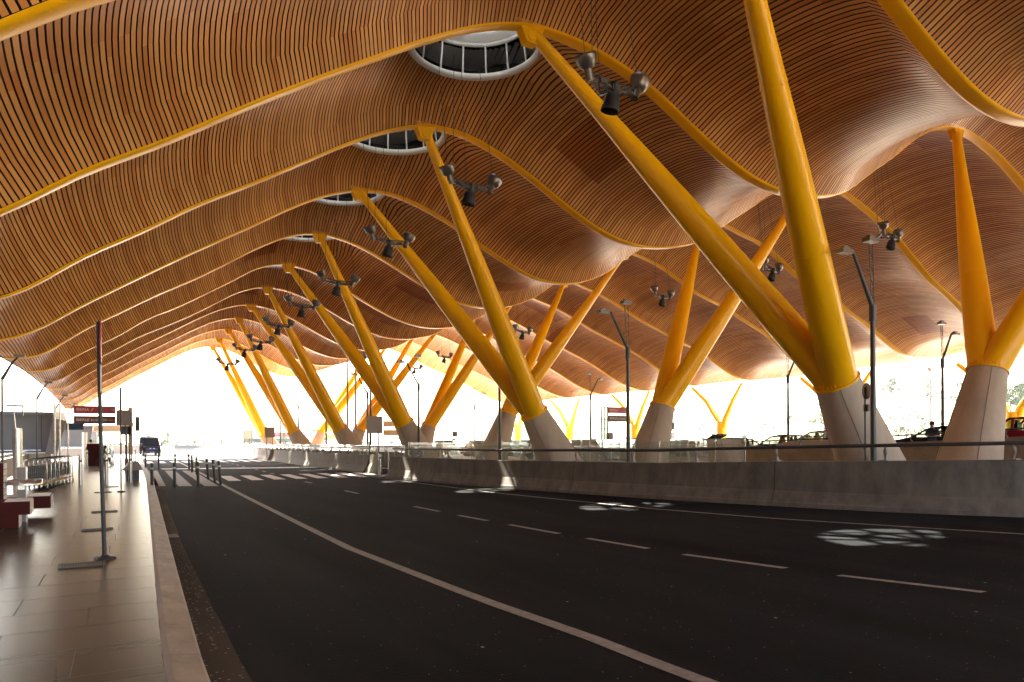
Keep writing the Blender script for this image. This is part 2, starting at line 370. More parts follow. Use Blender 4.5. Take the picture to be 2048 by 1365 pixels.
for b in range(-4,11):
    near=b>=-1
    if near: strips(b,.05,.725,12 if b<6 else 9,'slat_panel',M_wood,attr=True)
    else: strips(b,.10,PITCH,4,'slat_panel',M_wood,attr=True)
    strips(b,.22,PITCH,6,'roof_backing',M_back)
    strips(b,.95,PITCH,4,'roof_sheet',M_metal_roof)
    # closing eaves, left and right
    mb=MB(); xe=max(XE(b),XE(b+1))
    xr=ST[-1]
    for side in (0,1):
        ts=[.0+i/8 for i in range(9)]
        ed=[(XE(b)*(1-t)+XE(b+1)*t+.01 if side==0 else xr) for t in ts]
        A=[bay_pt(b,x_,t,.0) for x_,t in zip(ed,ts)]; B_=[bay_pt(b,x_,t,.98) for x_,t in zip(ed,ts)]
        for j in range(8): mb.face([A[j],A[j+1],B_[j+1],B_[j]],0)
    mb.build('eave_fascia',M_dark,roof)
# yellow ribs
def rib(n,part_name='yellow_rib'):
    mb=MB(); Yb=Y1+BAY*(n-1); xs=[XE(n)+i*.45 for i in range(int((XR-XE(n))/.45)+1)]
    prof=[(-.05,.07),(-.225,.045),(-.20,.008),(-.14,-.006),(.14,-.006),(.20,.008),(.225,.045),(.05,.07),(.05,.98),(-.05,.98)]
    rings=[]
    for x in xs:
        s=slope(n,x); l=math.sqrt(1+s*s); z=ztop(n,x)
        k_=.35+.65*min(1,(x-XE(n)+.05)/3.5); rings.append([(x-s/l*o,Yb+w*k_,z+o/l) for (w,o) in prof])
    k=len(prof); vs=[p for g in rings for p in g]
    fs=[(i*k+j,i*k+(j+1)%k,(i+1)*k+(j+1)%k,(i+1)*k+j) for i in range(len(xs)-1) for j in range(k)]
    base_=len(mb.f); mb.add(vs,fs,0,smooth=True)
    for q_ in range(base_,len(mb.f)):
        if (q_-base_)%k in (0,6,7,8,9): mb.m[q_]=1  # upper rib faces blackened, painting in the shade of the slat gap
    mb.face(rings[0],0); mb.face(rings[-1][::-1],0)
    o=mb.build(part_name,[M_yellow,M_back],roof)
    e=o.modifiers.new('e','EDGE_SPLIT'); e.split_angle=R(50)
    return o
for n in range(-4,12): rib(n)
# end fascia at the far gable
mb=MB()
xs=[XE(11)+i*.5 for i in range(int((XR-XE(11))/.5)+1)]
for i in range(len(xs)-1):
    a,c=xs[i],xs[i+1]; Yb=Y1+BAY*10+.2
    mb.face([(a,Yb,ztop(11,a)+.1),(c,Yb,ztop(11,c)+.1),(c,Yb,ztop(11,c)+.95),(a,Yb,ztop(11,a)+.95)])
mb.build('gable_fascia',M_beige,roof)
# skylights
for b in range(0,11):
    xc,yc=sky_c(b); zc=(ztop(b,xc)+ztop(b+1,xc))/2+1.09
    mb=MB(); mb.torus((xc,yc,zc),SKR,.115,48,10); ring=mb.build('skylight_ring',M_white,roof)
    mb=MB(); mb.torus((xc,yc,zc+1.0),1.88,.07,40,8)
    mb.lathe((xc,yc,zc+1.0),[(1.95,.0),(1.74,.06),(1.72,.14),(1.57,.18),(1.55,.62)],40); mb.build('upper_ring',M_white,ring)
    for j in range(16):
        t=2*PI*j/16+.12
        mb=MB(); mb.tube([(xc+SKR*math.cos(t),yc+SKR*math.sin(t),zc),(xc+1.9*math.cos(t),yc+1.9*math.sin(t),zc+1.0)],.035,8)
        mb.build('bar',M_white,ring)
    mb=MB()   # dark drum and lid with the round opening
    mb.lathe((xc,yc,zc),[(SKR+.06,.06),(SKR+.10,.30),(SKR+.75,.30),(SKR+.75,1.5),(1.56,1.5)],40,smooth=False)
    mb.build('drum',M_back,ring)
    mb=MB()
    mb.box((xc-.55,yc+.2,zc+.55),(.26,3.9,.26),M=Matrix.Rotation(R(28),4,'Z')@Matrix.Rotation(R(8),4,'X'))
    mb.tube([(xc-1.6,yc+1.6,zc+.6),(xc+2.3,yc-1.0,zc+1.0)],.06,8)
    mb.build('strut',M_white,ring)
    mb=MB(); mb.lathe((xc,yc,zc+1.6),[(1.55,0),(1.2,.18),(.7,.30),(.001,.34)],32); mb.build('dome_glass',M_skylight,ring)
    mb=MB()
    for j in range(10):
        t=2*PI*j/10; c_,s_=math.cos(t),math.sin(t)
        mb.tube([(xc+.12*c_,yc+.12*s_,zc+1.85),(xc+.95*c_,yc+.95*s_,zc+1.75),(xc+1.55*c_,yc+1.55*s_,zc+1.56)],.10,6)
    mb.torus((xc,yc,zc+1.75),.95,.11,32,6); mb.torus((xc,yc,zc+1.85),.15,.10,16,6); mb.build('dome_frame',M_white,ring)
# ------------------------------------------------------------------ Y columns
def y_column(base,top,armtops,label,group,lean=1):
    t=empty('y_column',(base[0],base[1],0),0,label,'column',group)
    ox,oy=base[0],base[1]
    def L(p): return (p[0]-ox,p[1]-oy,p[2])
    B0=Vector(L(base)); T0=Vector(L(top)); d=(T0-B0).normalized()
    # run the concrete down to the ground
    k=(0.0-B0.z)/d.z; G0=B0+d*k
    # concrete pylon: a squashed cone, flat sided
    mb=MB(); n=28
    ax=Vector((0,1,0)); side=ax.cross(d).normalized()
    cs=[]
    for i in range(9):
        f=i/8; p=G0.lerp(T0,f); ry=1.00*(1-f)+.62*f; rx=.98*(1-f)+.60*f
        e=.72+.28*f
        ring=[]
        for j in range(n):
            a=2*PI*j/n; c_,s_=math.cos(a),math.sin(a)
            ring.append(p+side*(math.copysign(abs(c_)**e,c_)*rx)+ax*(math.copysign(abs(s_)**e,s_)*ry))
        cs.append(ring)
    vs=[q for r in cs for q in r]
    mb.add(vs,[(i*n+j,i*n+(j+1)%n,(i+1)*n+(j+1)%n,(i+1)*n+j) for i in range(8) for j in range(n)],0,smooth=True)
    mb.add(cs[-1],[tuple(range(n))],0)
    py=mb.build('concrete_pylon',M_conc,t)
    for j in (3,11,17,25):
        mb=MB(); mb.tube([cs[i][j]+(cs[i][j]-G0.lerp(T0,i/8))*.001 for i in range(9)],.012,5); mb.build('formwork_seam',M_joint2,py)
    # yellow flange with bolts and gussets
    Mz=d.to_track_quat('Z','Y').to_matrix().to_4x4()
    mb=MB(); mb.lathe(T0,[(.001,.0),(.66,.0),(.66,.06),(.40,.065)],32,M=Mz,smooth=False)
    fl=mb.build('base_flange',M_yellow,t)
    mb=MB()
    for j in range(18):
        a=2*PI*j/18; p=T0+Mz.to_3x3()@Vector((.585*math.cos(a),.585*math.sin(a),.11))
        mb.tube([p-d*.06,p+d*.055],.028,6)
    mb.build('bolt_ring',M_yellow,fl)
    mb=MB()
    for j in range(18):
        a=2*PI*(j+.5)/18; r3=Mz.to_3x3(); u=r3@Vector((math.cos(a),math.sin(a),0)); w=r3@Vector((-math.sin(a),math.cos(a),0))
        p=T0+d*.065
        tri=[p+u*.44,p+u*.63,p+u*.60+d*.10,p+u*.44+d*.30]
        mb.add([q+w*.012 for q in tri]+[q-w*.012 for q in tri],[(0,1,2,3),(7,6,5,4),(0,4,5,1),(1,5,6,2),(2,6,7,3),(3,7,4,0)])
    mb.build('gussets',M_yellow,fl)
    for at in armtops:
        P=Vector(L(at)); S=T0+d*.04
        dirn=(P-S); Ln=dirn.length
        # arm: starts along the pylon axis, bends towards its rib
        side_y=math.copysign(1,P.y-S.y)
        S=S+Vector((0,side_y*.10,0))
        pts=[];rs=[]
        for i in range(25):
            f=i/24
            p=S.lerp(P,f)
            pts.append(p); 
            r=.50*(1-f)+.16*f + .05*math.sin(PI*min(1,f*1.3))
            rs.append(r)
        mb=MB(); mb.tube(pts,rs,26,updir=(0,1,0)); arm=mb.build('arm',M_yellow,t)
        # weld seams
        mb=MB()
        for f in (.34,.67):
            p=S.lerp(P,f); r=.50*(1-f)+.175*f+.05*math.sin(PI*min(1,f*1.3)); q=dirn.normalized()
            mb.tube([p-q*.018,p+q*.018],r+.006,26)
        mb.build('weld_seam',M_yellow,arm)
        # head bracket hugging the rib
        mb=MB(); q=dirn.normalized()
        mb.prism([(P.x-.46,P.z+.16),(P.x+.46,P.z+.16),(P.x+.40,P.z+.08),(P.x+.17,P.z-.42),(P.x-.17,P.z-.42),(P.x-.40,P.z+.08)],'y',P.y-.15,P.y+.15)
        mb.tube([(P.x-.02,P.y-.2,P.z-.25),(P.x-.02,P.y+.2,P.z-.25)],.13,14)
        mb.build('head_bracket',M_yellow,arm)
    return t
FX=[(20.29,18.79,3.37),(18.54,17.35,2.90),(17.83,16.85,2.75),(18.3,17.2,2.65),(18.1,17.05,2.65),(18.2,17.3,2.45)]
BX=[(25.76,26.89,4.0),(24.02,24.85,3.34),(23.1,24.1,3.41),(24.0,24.7,2.9),(22.7,23.5,2.8),(22.8,23.6,2.75)]
ordn=['nearest','second','third','fourth','fifth','farthest']
def crest(n):
    best=max([9.5+i*.1 for i in range(40)],key=lambda x:ztop(n,x)); return best
CR=[10.6,10.6,10.54,10.51,10.71,10.77,11.01,11.27,11.57,11.84,12.08,12.45]
for k in range(6):
    yc=Y1-BAY/2+2*BAY*k; zb=1.0
    xb,xt,zt=FX[k]
    tops=[(CR[n],Y1+BAY*(n-1),ztop(n,CR[n])-.02) for n in (2*k,2*k+1)]
    y_column((xb,yc,.95),(xt,yc,zt),tops,'%s yellow forked column on a leaning concrete foot beside the road barrier'%ordn[k],'yellow forked columns along the road barrier')
    xb,xt,zt=BX[k]
    C2=31.6 if k<1 else 31.2
    tops=[(C2,Y1+BAY*(n-1),ztop(n,C2)-.02) for n in (2*k,2*k+1)]
    y_column((xb,yc,.95),(xt,yc,zt),tops,'%s yellow forked column of the row in front of the upper road'%ordn[k],'yellow forked columns in front of the upper road',-1)
# slim bright supports of the outer eave
for k in range(0,6):
    yc=27.7+14.2*k-14.2*0
    t=empty('eave_support',(58.6,yc,0),0,'slim bright yellow forked support under the far right eave, %s in its row'%ordn[k],'column','slim yellow supports under the outer eave')
    mb=MB(); mb.tube([(0,0,-1.5),(0,0,1.2),(0,0,2.9),(0,.0,3.6)],[.42,.48,.58,.52],16); mb.build('trunk',M_yellow2,t)
    for s in (-1,1):
        mb=MB(); mb.tube([(0,s*.15,2.8),(0,s*.55,3.9),(-.3,s*1.9,5.8),(-.8,s*3.55,7.4)],[.42,.32,.23,.16],14); mb.build('arm',M_yellow2,t)
# ------------------------------------------------------------------ ground, road, kerb
def interp(tab,y):
    if y<=tab[0][0]:
        a,b=tab[0],tab[1]
        return a[1]+(b[1]-a[1])*(y-a[0])/(b[0]-a[0])*0.25
    for i in range(len(tab)-1):
        if y<=tab[i+1][0]:
            a,b=tab[i],tab[i+1]; t=(y-a[0])/(b[0]-a[0]); return a[1]+(b[1]-a[1])*t
    a,b=tab[-2],tab[-1]; return b[1]+(b[1]-a[1])*(y-b[0])/(b[0]-a[0])
KIN=[(-30,.1),(5.4,.45),(8.8,.65),(20.7,1.38),(34.5,2.2),(73.5,4.1),(112,6.2)]
KW=[(-30,.3),(5,.27),(17,.26),(60,.3),(112,.34)]
GW=[(-30,.35),(5,.31),(12,.22),(25,.2),(35,.16),(60,.12),(112,.1)]
def kin(y): return interp(KIN,y)
def kout(y): return kin(y)+interp(KW,y)
def gut(y): return kout(y)+interp(GW,y)
ys=[-30+i*2 for i in range(10)]+[-10+i*1.0 for i in range(123)]
mb=MB(); S=1500; mb.face([(-S,-S,-.02),(S,-S,-.02),(S,S,-.02),(-S,S,-.02)]); tag(mb.build('ground',M_ground),'dry pale ground reaching to the horizon','ground',kind='structure')
mb=MB(); mb.face([(-70,-60,.0),(-5.25,-60,.0),(-5.25,130,.0),(-70,130,.0)]); tag(mb.build('forecourt',mat('forecourt_bounce_dark',(.06,.055,.05),.8,noise=(.5,.1))),'unseen strip left of the pavement, added and darkened to limit bounced light','forecourt',kind='structure')  # sheet added for its bounce; dark colour stands for the terminal's shade
mb=MB()
for a,b in zip(ys[:-1],ys[1:]):
    mb.face([(-5.2,a,.15),(kin(a),a,.15),(kin(b),b,.15),(-5.2,b,.15)])
mb.face([(-5.2,ys[-1],.15),(kin(ys[-1]),ys[-1],.15),(kin(ys[-1]),ys[-1],-.02),(-5.2,ys[-1],-.02)])
mb.face([(-5.2,-30,.15),(-5.2,112,.15),(-5.2,112,-.02),(-5.2,-30,-.02)])
tag(mb.build('pavement',M_pave),'polished stone pavement along the kerb','pavement',kind='structure')
mb=MB(); rj=random.Random(21); y=-2.0; row=0; M_slabjoint=mat('slab_joint',(.045,.034,.027),.6)
while y<70:
    xk=kin(y); w_=.003+.0012*rj.random()
    mb.face([(-5.1,y-w_,.1535),(xk-.01,y-w_,.1535),(xk-.01,y+w_,.1535),(-5.1,y+w_,.1535)])
    yn=y+.78
    for q in range(5):
        xj=xk-.55-1.25*q-(.62 if row%2 else 0)+rj.uniform(-.03,.03)
        if xj>-5 and y<30: mb.face([(xj-.0025,y+.01,.1535),(xj+.0025,y+.01,.1535),(xj+.0325,yn-.01,.1535),(xj+.0275,yn-.01,.1535)])
    y=yn; row+=1
tag(mb.build('paving_joints',M_slabjoint),'thin dark joints between the paving slabs','pavement',kind='structure')
# kerb: narrow pinkish strip, sloped stone top and face, in 1 m stones
mb=MB(); y=-30
while y<112:
    a,b=y+.004,y+.996
    def P(f,yy,z): return (kin(yy)+(kout(yy)-kin(yy))*f,yy,z)
    mb.face([P(0.01,a,.153),P(.17,a,.166),P(.17,b,.166),P(0.01,b,.153)],1)
    mb.face([P(.17,a,.166),P(.92,a,.135),P(.92,b,.135),P(.17,b,.166)],0)
    mb.face([P(.92,a,.135),P(1,a,.115),P(1,b,.115),P(.92,b,.135)],0)
    mb.face([P(1,a,.115),P(1.03,a,0),P(1.03,b,0),P(1,b,.115)],0)
    for yy in (a,b):
        mb.face([P(0.01,yy,.153),P(.17,yy,.166),P(.92,yy,.135),P(1,yy,.115),P(1.03,yy,0),P(0,yy,0)],0)
    y+=1.0
tag(mb.build('kerb',[M_kerb,M_kerb2]),'pale stone kerb at the edge of the pavement','kerb',kind='structure')
mb=MB()
for a,b in zip(ys[:-1],ys[1:]):
    mb.face([(kout(a),a,.006),(gut(a)+.008*random.uniform(-1,1),a,.006),(gut(b),b,.006),(kout(b),b,.006)])
tag(mb.build('gutter',M_gutter),'flecked concrete gutter strip','gutter',kind='structure')
mb=MB()
mb.face([(-5,-60,0),(14,-60,0),(14,34,0),(-5,34,0)]);
mb.face([(14,-60,0),(40,-60,0),(40,34,0),(14,34,0)])
mb.face([(-5,34,0),(23,34,0),(40,200,0),(-5,200,0)])
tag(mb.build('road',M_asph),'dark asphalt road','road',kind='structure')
mb=MB(); mb.face([(19,-60,.02),(60,-60,.02),(60,36,.02),(16.0,36,.02),(16.0,24,.02),(18,12,.02)])
mb.face([(16.0,36,.02),(60,36,.02),(60,200,.02),(34,200,.02),(16.6,92,.02),(15.2,70,.02)])
tag(mb.build('median_slab',M_apron),'concrete median between the barrier and the upper road','median',kind='structure')
# markings
SOL=[(-6,4.3),(3.9,3.83),(5.25,3.84),(7.1,3.74),(11.6,3.70),(15.6,3.9),(22.85,4.28),(29.6,4.66),(38.4,5.2),(73.5,7.2),(98,8.6)]
EDG=[(-4,20.5),(2,16.9),(6.8,14.55),(11,12.95),(14,12.3),(20.8,11.72),(26.5,11.72),(33,11.9)]
def line(tab,y0,y1,w,m,name,z=.006,label=None):
    mb=MB(); n=max(2,int((y1-y0)/.8)); 
    for i in range(n):
        a=y0+(y1-y0)*i/n; b=y0+(y1-y0)*(i+1)/n
        xa,xb=interp(tab,a),interp(tab,b)
        mb.face([(xa-w/2,a,z),(xa+w/2,a,z),(xb+w/2,b,z),(xb-w/2,b,z)])
    return tag(mb.build(name,m),label,None,kind='structure')
line(SOL,-6,98,.155,M_linepaint,'solid_line',label='continuous lane line')
line(EDG,-4,33.3,.12,M_linepaint,'edge_line',label='line along the concrete barrier')
DSH=[(0,10.2),(2.0,9.6),(4.47,8.74),(5.94,8.28),(8.24,7.81),(11.3,7.59),(15,7.48),(18,7.5),(24,7.8),(31,8.1),(50,9.3),(90,11.5)]
mb=MB()
for a,b in [(.6,2.2),(4.45,5.95),(6.65,8.25),(9.0,10.5),(11.3,13.05),(13.95,15.3),(16.4,18.0),(23.4,25.1),(30.3,31.7),(40,41.2),(43,44.4),(46.2,47.6),(49.4,50.8),(52.6,54),(56,57.4),(59.2,60.6),(62.5,64)]:
    xa,xb=interp(DSH,a),interp(DSH,b); w=.065
    mb.face([(xa-w,a,.006),(xa+w,a,.006),(xb+w,b,.006),(xb-w,b,.006)])
tag(mb.build('dashed_line',M_linepaint),'dashed lane line','lane line',kind='structure')
mb=MB()   # near crossing: three long worn stripes between the bollards
for q in [((2.2,32.0),(2.72,31.7),(3.75,49.0),(3.2,49.4)),((3.15,31.4),(3.62,31.1),(4.66,48.3),(4.12,48.7)),((4.02,30.8),(4.5,30.5),(5.56,47.6),(5.0,48.0))]:
    mb.face([(x,y,.006) for x,y in q])
tag(mb.build('crossing_stripes',M_linepaint),'worn zebra stripes between the bollards','crossing',kind='structure')
mb=MB()
for i in range(8):
    x=5.45+i*.98
    mb.face([(x,34.2,.006),(x+.52,34.1,.006),(x+.9,39.2,.006),(x+.38,39.3,.006)])
tag(mb.build('zebra_crossing',M_paint),'bright zebra stripes across the road','crossing',kind='structure')
mb=MB()
for i in range(13):
    x=4.3+i*.95
    mb.face([(x,66,.006),(x+.5,66,.006),(x+.75,72,.006),(x+.25,72,.006)])
for i in range(14):
    x=5.4+i*.98
    mb.face([(x,84.5,.006),(x+.55,84.5,.006),(x+.8,91,.006),(x+.25,91,.006)])
tag(mb.build('far_zebra_crossing',M_paint),'two rows of zebra stripes farther down the road','crossing',kind='structure')
mb=MB()
mb.face([(4.2,51,.006),(13.3,47.5,.006),(13.3,49.2,.006),(4.2,52.7,.006)])
mb.face([(5.1,79.0,.006),(15.0,78.0,.006),(15.0,79.6,.006),(5.1,80.6,.006)])
mb.face([(12.3,33.6,.006),(15.0,34.2,.006),(14.6,36.2,.006),(12.1,35.2,.006)])
tag(mb.build('cross_line',M_paint),'white lines across the road','crossing',kind='structure')
# litter flecks on the asphalt
mb=MB(); rr=random.Random(3)
for i in range(220):
    y=rr.uniform(3,60); x=rr.uniform(gut(y)+.1,11.3); s=rr.uniform(.008,.022)*(1+y*.02)
    a=rr.uniform(0,6); mb.face([(x+s*math.cos(a+k*1.57)*(1 if k%2 else .6),y+s*math.sin(a+k*1.57),.012) for k in range(4)],rr.choice([0,0,1]))
tag(mb.build('litter',[M_linepaint,M_bark]),'small dry leaves and grit scattered on the asphalt','litter',kind='stuff')
# upper road on the right, a gentle ramp
RT=[(-30,2.0),(0,1.35),(14,.92),(19,.68),(22,.58),(31.4,.30),(36,.16),(46,.06),(120,.03)]
def zr(y): return interp(RT,y)
yy=[-30+i*4 for i in range(38)]
mb=MB()
for a,b in zip(yy[:-1],yy[1:]):
    mb.face([(31.05,a,zr(a)),(56,a,zr(a)),(56,b,zr(b)),(31.05,b,zr(b))])
    mb.face([(56,a,zr(a)),(56,a,-.01),(56,b,-.01),(56,b,zr(b))])
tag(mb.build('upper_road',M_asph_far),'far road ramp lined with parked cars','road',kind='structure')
t=empty('parapet_wall',(31,20,0),0,'long concrete parapet with a handrail in front of the parked cars','wall')
mb=MB(); yy2=[-8+i*2 for i in range(22)]
for a,b in zip(yy2[:-1],yy2[1:]):
    za,zb=zr(a)+.85,zr(b)+.85
    for q in [((-.15,a,-.0),(-.15,b,0),(-.15,b,zb),(-.15,a,za)),((-.15,a,za),(-.15,b,zb),(.12,b,zb),(.12,a,za)),((.12,a,za),(.12,b,zb),(.12,b,0),(.12,a,0))]:
        mb.face([(p[0],p[1]-20,p[2]) for p in q])
    mb.face([(-.19,a-20,za-.06),(-.19,b-20-.01,zb-.06),(-.19,b-20-.01,zb+.02),(-.19,a-20,za+.02)]); mb.face([(-.19,a-20,za+.02),(-.19,b-20-.01,zb+.02),(.15,b-20-.01,zb+.02),(.15,a-20,za+.02)])
yb=yy2[-1]; mb.face([(-.15,yb-20,0),(-.15,yb-20,zr(yb)+.85),(.12,yb-20,zr(yb)+.85),(.12,yb-20,0)])
mb.build('wall',M_conc2,t)
mb=MB(); mb.tube([(-.02,a-20,zr(a)+.85+.33) for a in yy2],.032,8); mb.build('handrail',M_dark,t)
for i,a in enumerate([-6+j*1.9 for j in range(21)]):
    z=zr(a)+.86; mb=MB(); mb.tube([(.05,a-20,z),(-.06,a-20,z+.08),(-.07,a-20,z+.20),(0,a-20,z+.31)],[.06,.05,.04,.035],6,ry=.5); mb.build('bracket',M_alu,t)
# guard wall on the far side of the upper road
t=empty('guard_rail',(55,30,0),0,'low steel guard rail along the far edge of the upper road','railing')
mb=MB(); mb.tube([(0,a-30,zr(a)+1.0) for a in yy],.05,6); mb.tube([(0,a-30,zr(a)+.6) for a in yy],.05,6); mb.build('rail',M_signgrey,t)
for a in range(-20,110,5):
    mb=MB(); mb.tube([(0,a-30,zr(a)),(0,a-30,zr(a)+1.0)],.04,6); mb.build('post',M_signgrey,t)
# ------------------------------------------------------------------ jersey barriers
def barrier(pts,zt,label,nbr=2.0,group='concrete road barriers'):
    p0=pts[0]; t=empty('road_barrier',(p0[0],p0[1],0),0,label,'barrier',group)
    # resample
    res=[]
    for (a,b) in zip(pts[:-1],pts[1:]):
        L=math.dist(a,b); n=max(1,int(L/1.0))
        for i in range(n): f=i/n; res.append((a[0]+(b[0]-a[0])*f,a[1]+(b[1]-a[1])*f))
    res.append(pts[-1]); pts=res
    for _ in range(3): pts=[pts[0]]+[((pts[i-1][0]+2*pts[i][0]+pts[i+1][0])/4,(pts[i-1][1]+2*pts[i][1]+pts[i+1][1])/4) for i in range(1,len(pts)-1)]+[pts[-1]]
    rings=[];tops=[];nrm=[]
    for i,p in enumerate(pts):
        a=pts[max(0,i-1)];b=pts[min(len(pts)-1,i+1)]; d=norm((b[0]-a[0],b[1]-a[1])); n=(-d[1],d[0])
        if n[0]<0: n=(-n[0],-n[1])
        h=zt(p[1])
        pr=[(-.02,0),(0,.10),(.035,.13),(.16,.36),(.19,.40),(.265,h-.015),(.28,h),(.50,h),(.52,h-.02),(.58,.4),(.62,.1),(.64,0)]
        rings.append([(p[0]+n[0]*u-p0[0],p[1]+n[1]*u-p0[1],z) for (u,z) in pr]); tops.append((p[0]+n[0]*.39-p0[0],p[1]+n[1]*.39-p0[1],h)); nrm.append(n)
    mb=MB(); k=12; vs=[q for r in rings for q in r]
    mb.add(vs,[(i*k+j,(i+1)*k+j,(i+1)*k+j+1,i*k+j+1) for i in range(len(rings)-1) for j in range(k-1)],0)
    mb.face(rings[0]); mb.face(rings[-1][::-1])
    mb.build('concrete_wall',M_jersey,t,)
    # joints between cast units
    mb=MB(); acc=0
    for i in range(1,len(rings)-1):
        acc+=math.dist(tops[i],tops[i-1])
        if acc>5.9:
            acc=0; r=rings[i]; n=nrm[i]; d=(n[1],-n[0])
            mb=MB()
            for j in range(1,6): 
                a,b=r[j],r[j+1]; e=.006
                mb.face([(a[0]-n[0]*e-d[0]*.012,a[1]-n[1]*e-d[1]*.012,a[2]),(a[0]-n[0]*e+d[0]*.012,a[1]-n[1]*e+d[1]*.012,a[2]),(b[0]-n[0]*e+d[0]*.012,b[1]-n[1]*e+d[1]*.012,b[2]),(b[0]-n[0]*e-d[0]*.012,b[1]-n[1]*e-d[1]*.012,b[2])])
            mb.build('joint',M_joint,t)
    mb=MB(); mb.tube([(q[0],q[1],q[2]+.37) for q in tops],.045,8); mb.build('handrail',M_dark,t)
    acc=nbr*.6
    for i in range(len(tops)):
        if i: acc+=math.dist(tops[i],tops[i-1])
        if acc>=nbr:
            acc=0; q=tops[i]; n=nrm[i]; mb=MB()
            mb.tube([(q[0]+n[0]*.06,q[1]+n[1]*.06,q[2]),(q[0]-n[0]*.0,q[1]-n[1]*.0,q[2]+.08),(q[0]-n[0]*.06,q[1]-n[1]*.06,q[2]+.18),(q[0]-n[0]*.05,q[1]-n[1]*.05,q[2]+.27),(q[0],q[1],q[2]+.35)],[.075,.06,.05,.05,.045],8,ry=.55)
            mb.box((q[0],q[1],q[2]+.012),(.22,.22,.022)); mb.build('rail_bracket',M_signgrey,t)
    return t
def near_h(y): return interp([(-20,1.55),(4,1.34),(8.2,1.25),(13.3,1.14),(16.4,1.05),(23.6,1.0),(32,1.0)],y)
barrier([(12.15,32.6),(12.45,27.3),(12.95,23.6),(13.7,19.7),(14.35,16.3),(15.35,13.2),(16.2,10.4),(17.5,8.2),(19.3,6.2),(22.3,4.3),(27,2.6)],near_h,'long dark concrete barrier with a handrail curving away at the right',1.9)
h1=lambda y:.97
barrier([(13.0,38.3),(13.1,45),(13.2,51),(13.7,59),(14.3,67.2)],h1,'middle concrete barrier between the gate and the square sign panels',1.5)
barrier([(14.6,70.6),(15.2,80),(16.3,91.5)],h1,'short concrete barrier between two square sign panels',1.5)
barrier([(16.9,94),(18.3,106),(20,120),(21.5,136),(22,150),(20,162),(16,170)],h1,'farthest sunlit concrete barrier curving across the end of the road',1.5)
# end piers + square sign panels
for (x,y,lab) in [(13.4,37.7,'pale concrete pier at the gate end of the middle barrier'),(14.6,68.6,'pale concrete pier between the middle and the short barrier'),(16.8,92.8,'pale concrete pier at the far end of the short barrier')]:
    mb=MB(); mb.prism([(x-.42,0),(x-.30,.35),(x-.18,.55),(x-.12,1.0),(x+.35,1.0),(x+.35,0)],'y',y-.3,y+.3); o=mb.build('barrier_pier',M_conc2,None,bevel=.015); tag(o,lab,'pier','barrier end piers')
def panel(x,y,w,z0,z1,lab,grp='square sign panels on twin posts'):
    t=empty('sign_panel',(x,y,0),0,lab,'sign',grp)
    mb=MB(); mb.box((0,0,(z0+z1)/2),(w,.035,z1-z0)); mb.build('board',M_signgrey,t,bevel=.015)
    for s in (-1,1):
        mb=MB(); mb.tube([(s*w*.28,.06,0),(s*w*.28,.06,z1-.06)],.03,8); mb.build('post',M_dark,t)
panel(13.75,38.6,.92,2.15,3.1,'largest and nearest square grey panel on two posts above the barrier')
panel(14.7,69.6,.92,2.1,3.05,'middle square grey panel on two posts above the barrier')
panel(17.1,93.6,1.0,2.1,3.15,'farthest square grey panel on two posts above the barrier')
# gate between barriers
t=empty('glass_gate',(14.8,36.6,0),0,'low glass gate between two barriers by the steel bollard','gate')
mb=MB(); mb.box((0,0,.55),(1.9,.02,.7)); mb.build('pane',M_glass,t)
mb=MB()
for z in (.18,.92): mb.tube([(-1,0,z),(1,0,z)],.03,8)
for x in (-1,1): mb.tube([(x,0,0),(x,0,1.15)],.035,8)
mb.build('frame',M_steel,t)
# ------------------------------------------------------------------ bollards
def dark_bollard(label,tilt=0):
    t=empty('road_bollard',(0,0,0),0,label,'bollard','dark bollards around the crossing')
    mb=MB(); mb.tube([(0,0,0),(0,0,.72)],.052,14); mb.tube([(0,0,.79),(0,0,.93)],.052,14); mb.lathe((0,0,.93),[(.052,0),(.05,.02),(.03,.035),(.001,.04)],14); mb.build('post',M_dark,t)
    mb=MB(); mb.tube([(0,0,.72),(0,0,.79)],.054,14); mb.build('band',M_signwhite,t)
    return t
BL=[(2.13,30.3,'dark bollard at the kerb, nearest corner of the crossing'),(2.93,30.5,'second dark bollard from the kerb in the nearest row'),(3.77,30.6,'third dark bollard from the kerb in the nearest row'),(4.72,31.5,'nearest dark bollard of the column along the lane line'),(4.80,33.6,'second dark bollard of the column along the lane line'),(4.89,36.2,'third dark bollard of the column along the lane line'),(5.05,41.6,'fourth dark bollard of the column along the lane line'),(5.22,45,'fifth dark bollard of the column along the lane line'),(5.55,49.3,'last dark bollard of the column along the lane line'),(4.75,49.0,'third dark bollard from the kerb in the farther row'),(3.95,50.6,'second dark bollard from the kerb in the farther row'),(3.25,51.2,'dark bollard at the kerb in the farther row')]
pb=dark_bollard(BL[0][2]); pb.location=(BL[0][0],BL[0][1],0)
for i,(x,y,l) in enumerate(BL[1:]):
    c=repeat(pb,(x,y,0),random.uniform(0,6),l)
    c.rotation_euler=(R(random.uniform(-1,1)),R(-4.5 if i in(2,3,4) else random.uniform(-1.5,.5)),0)
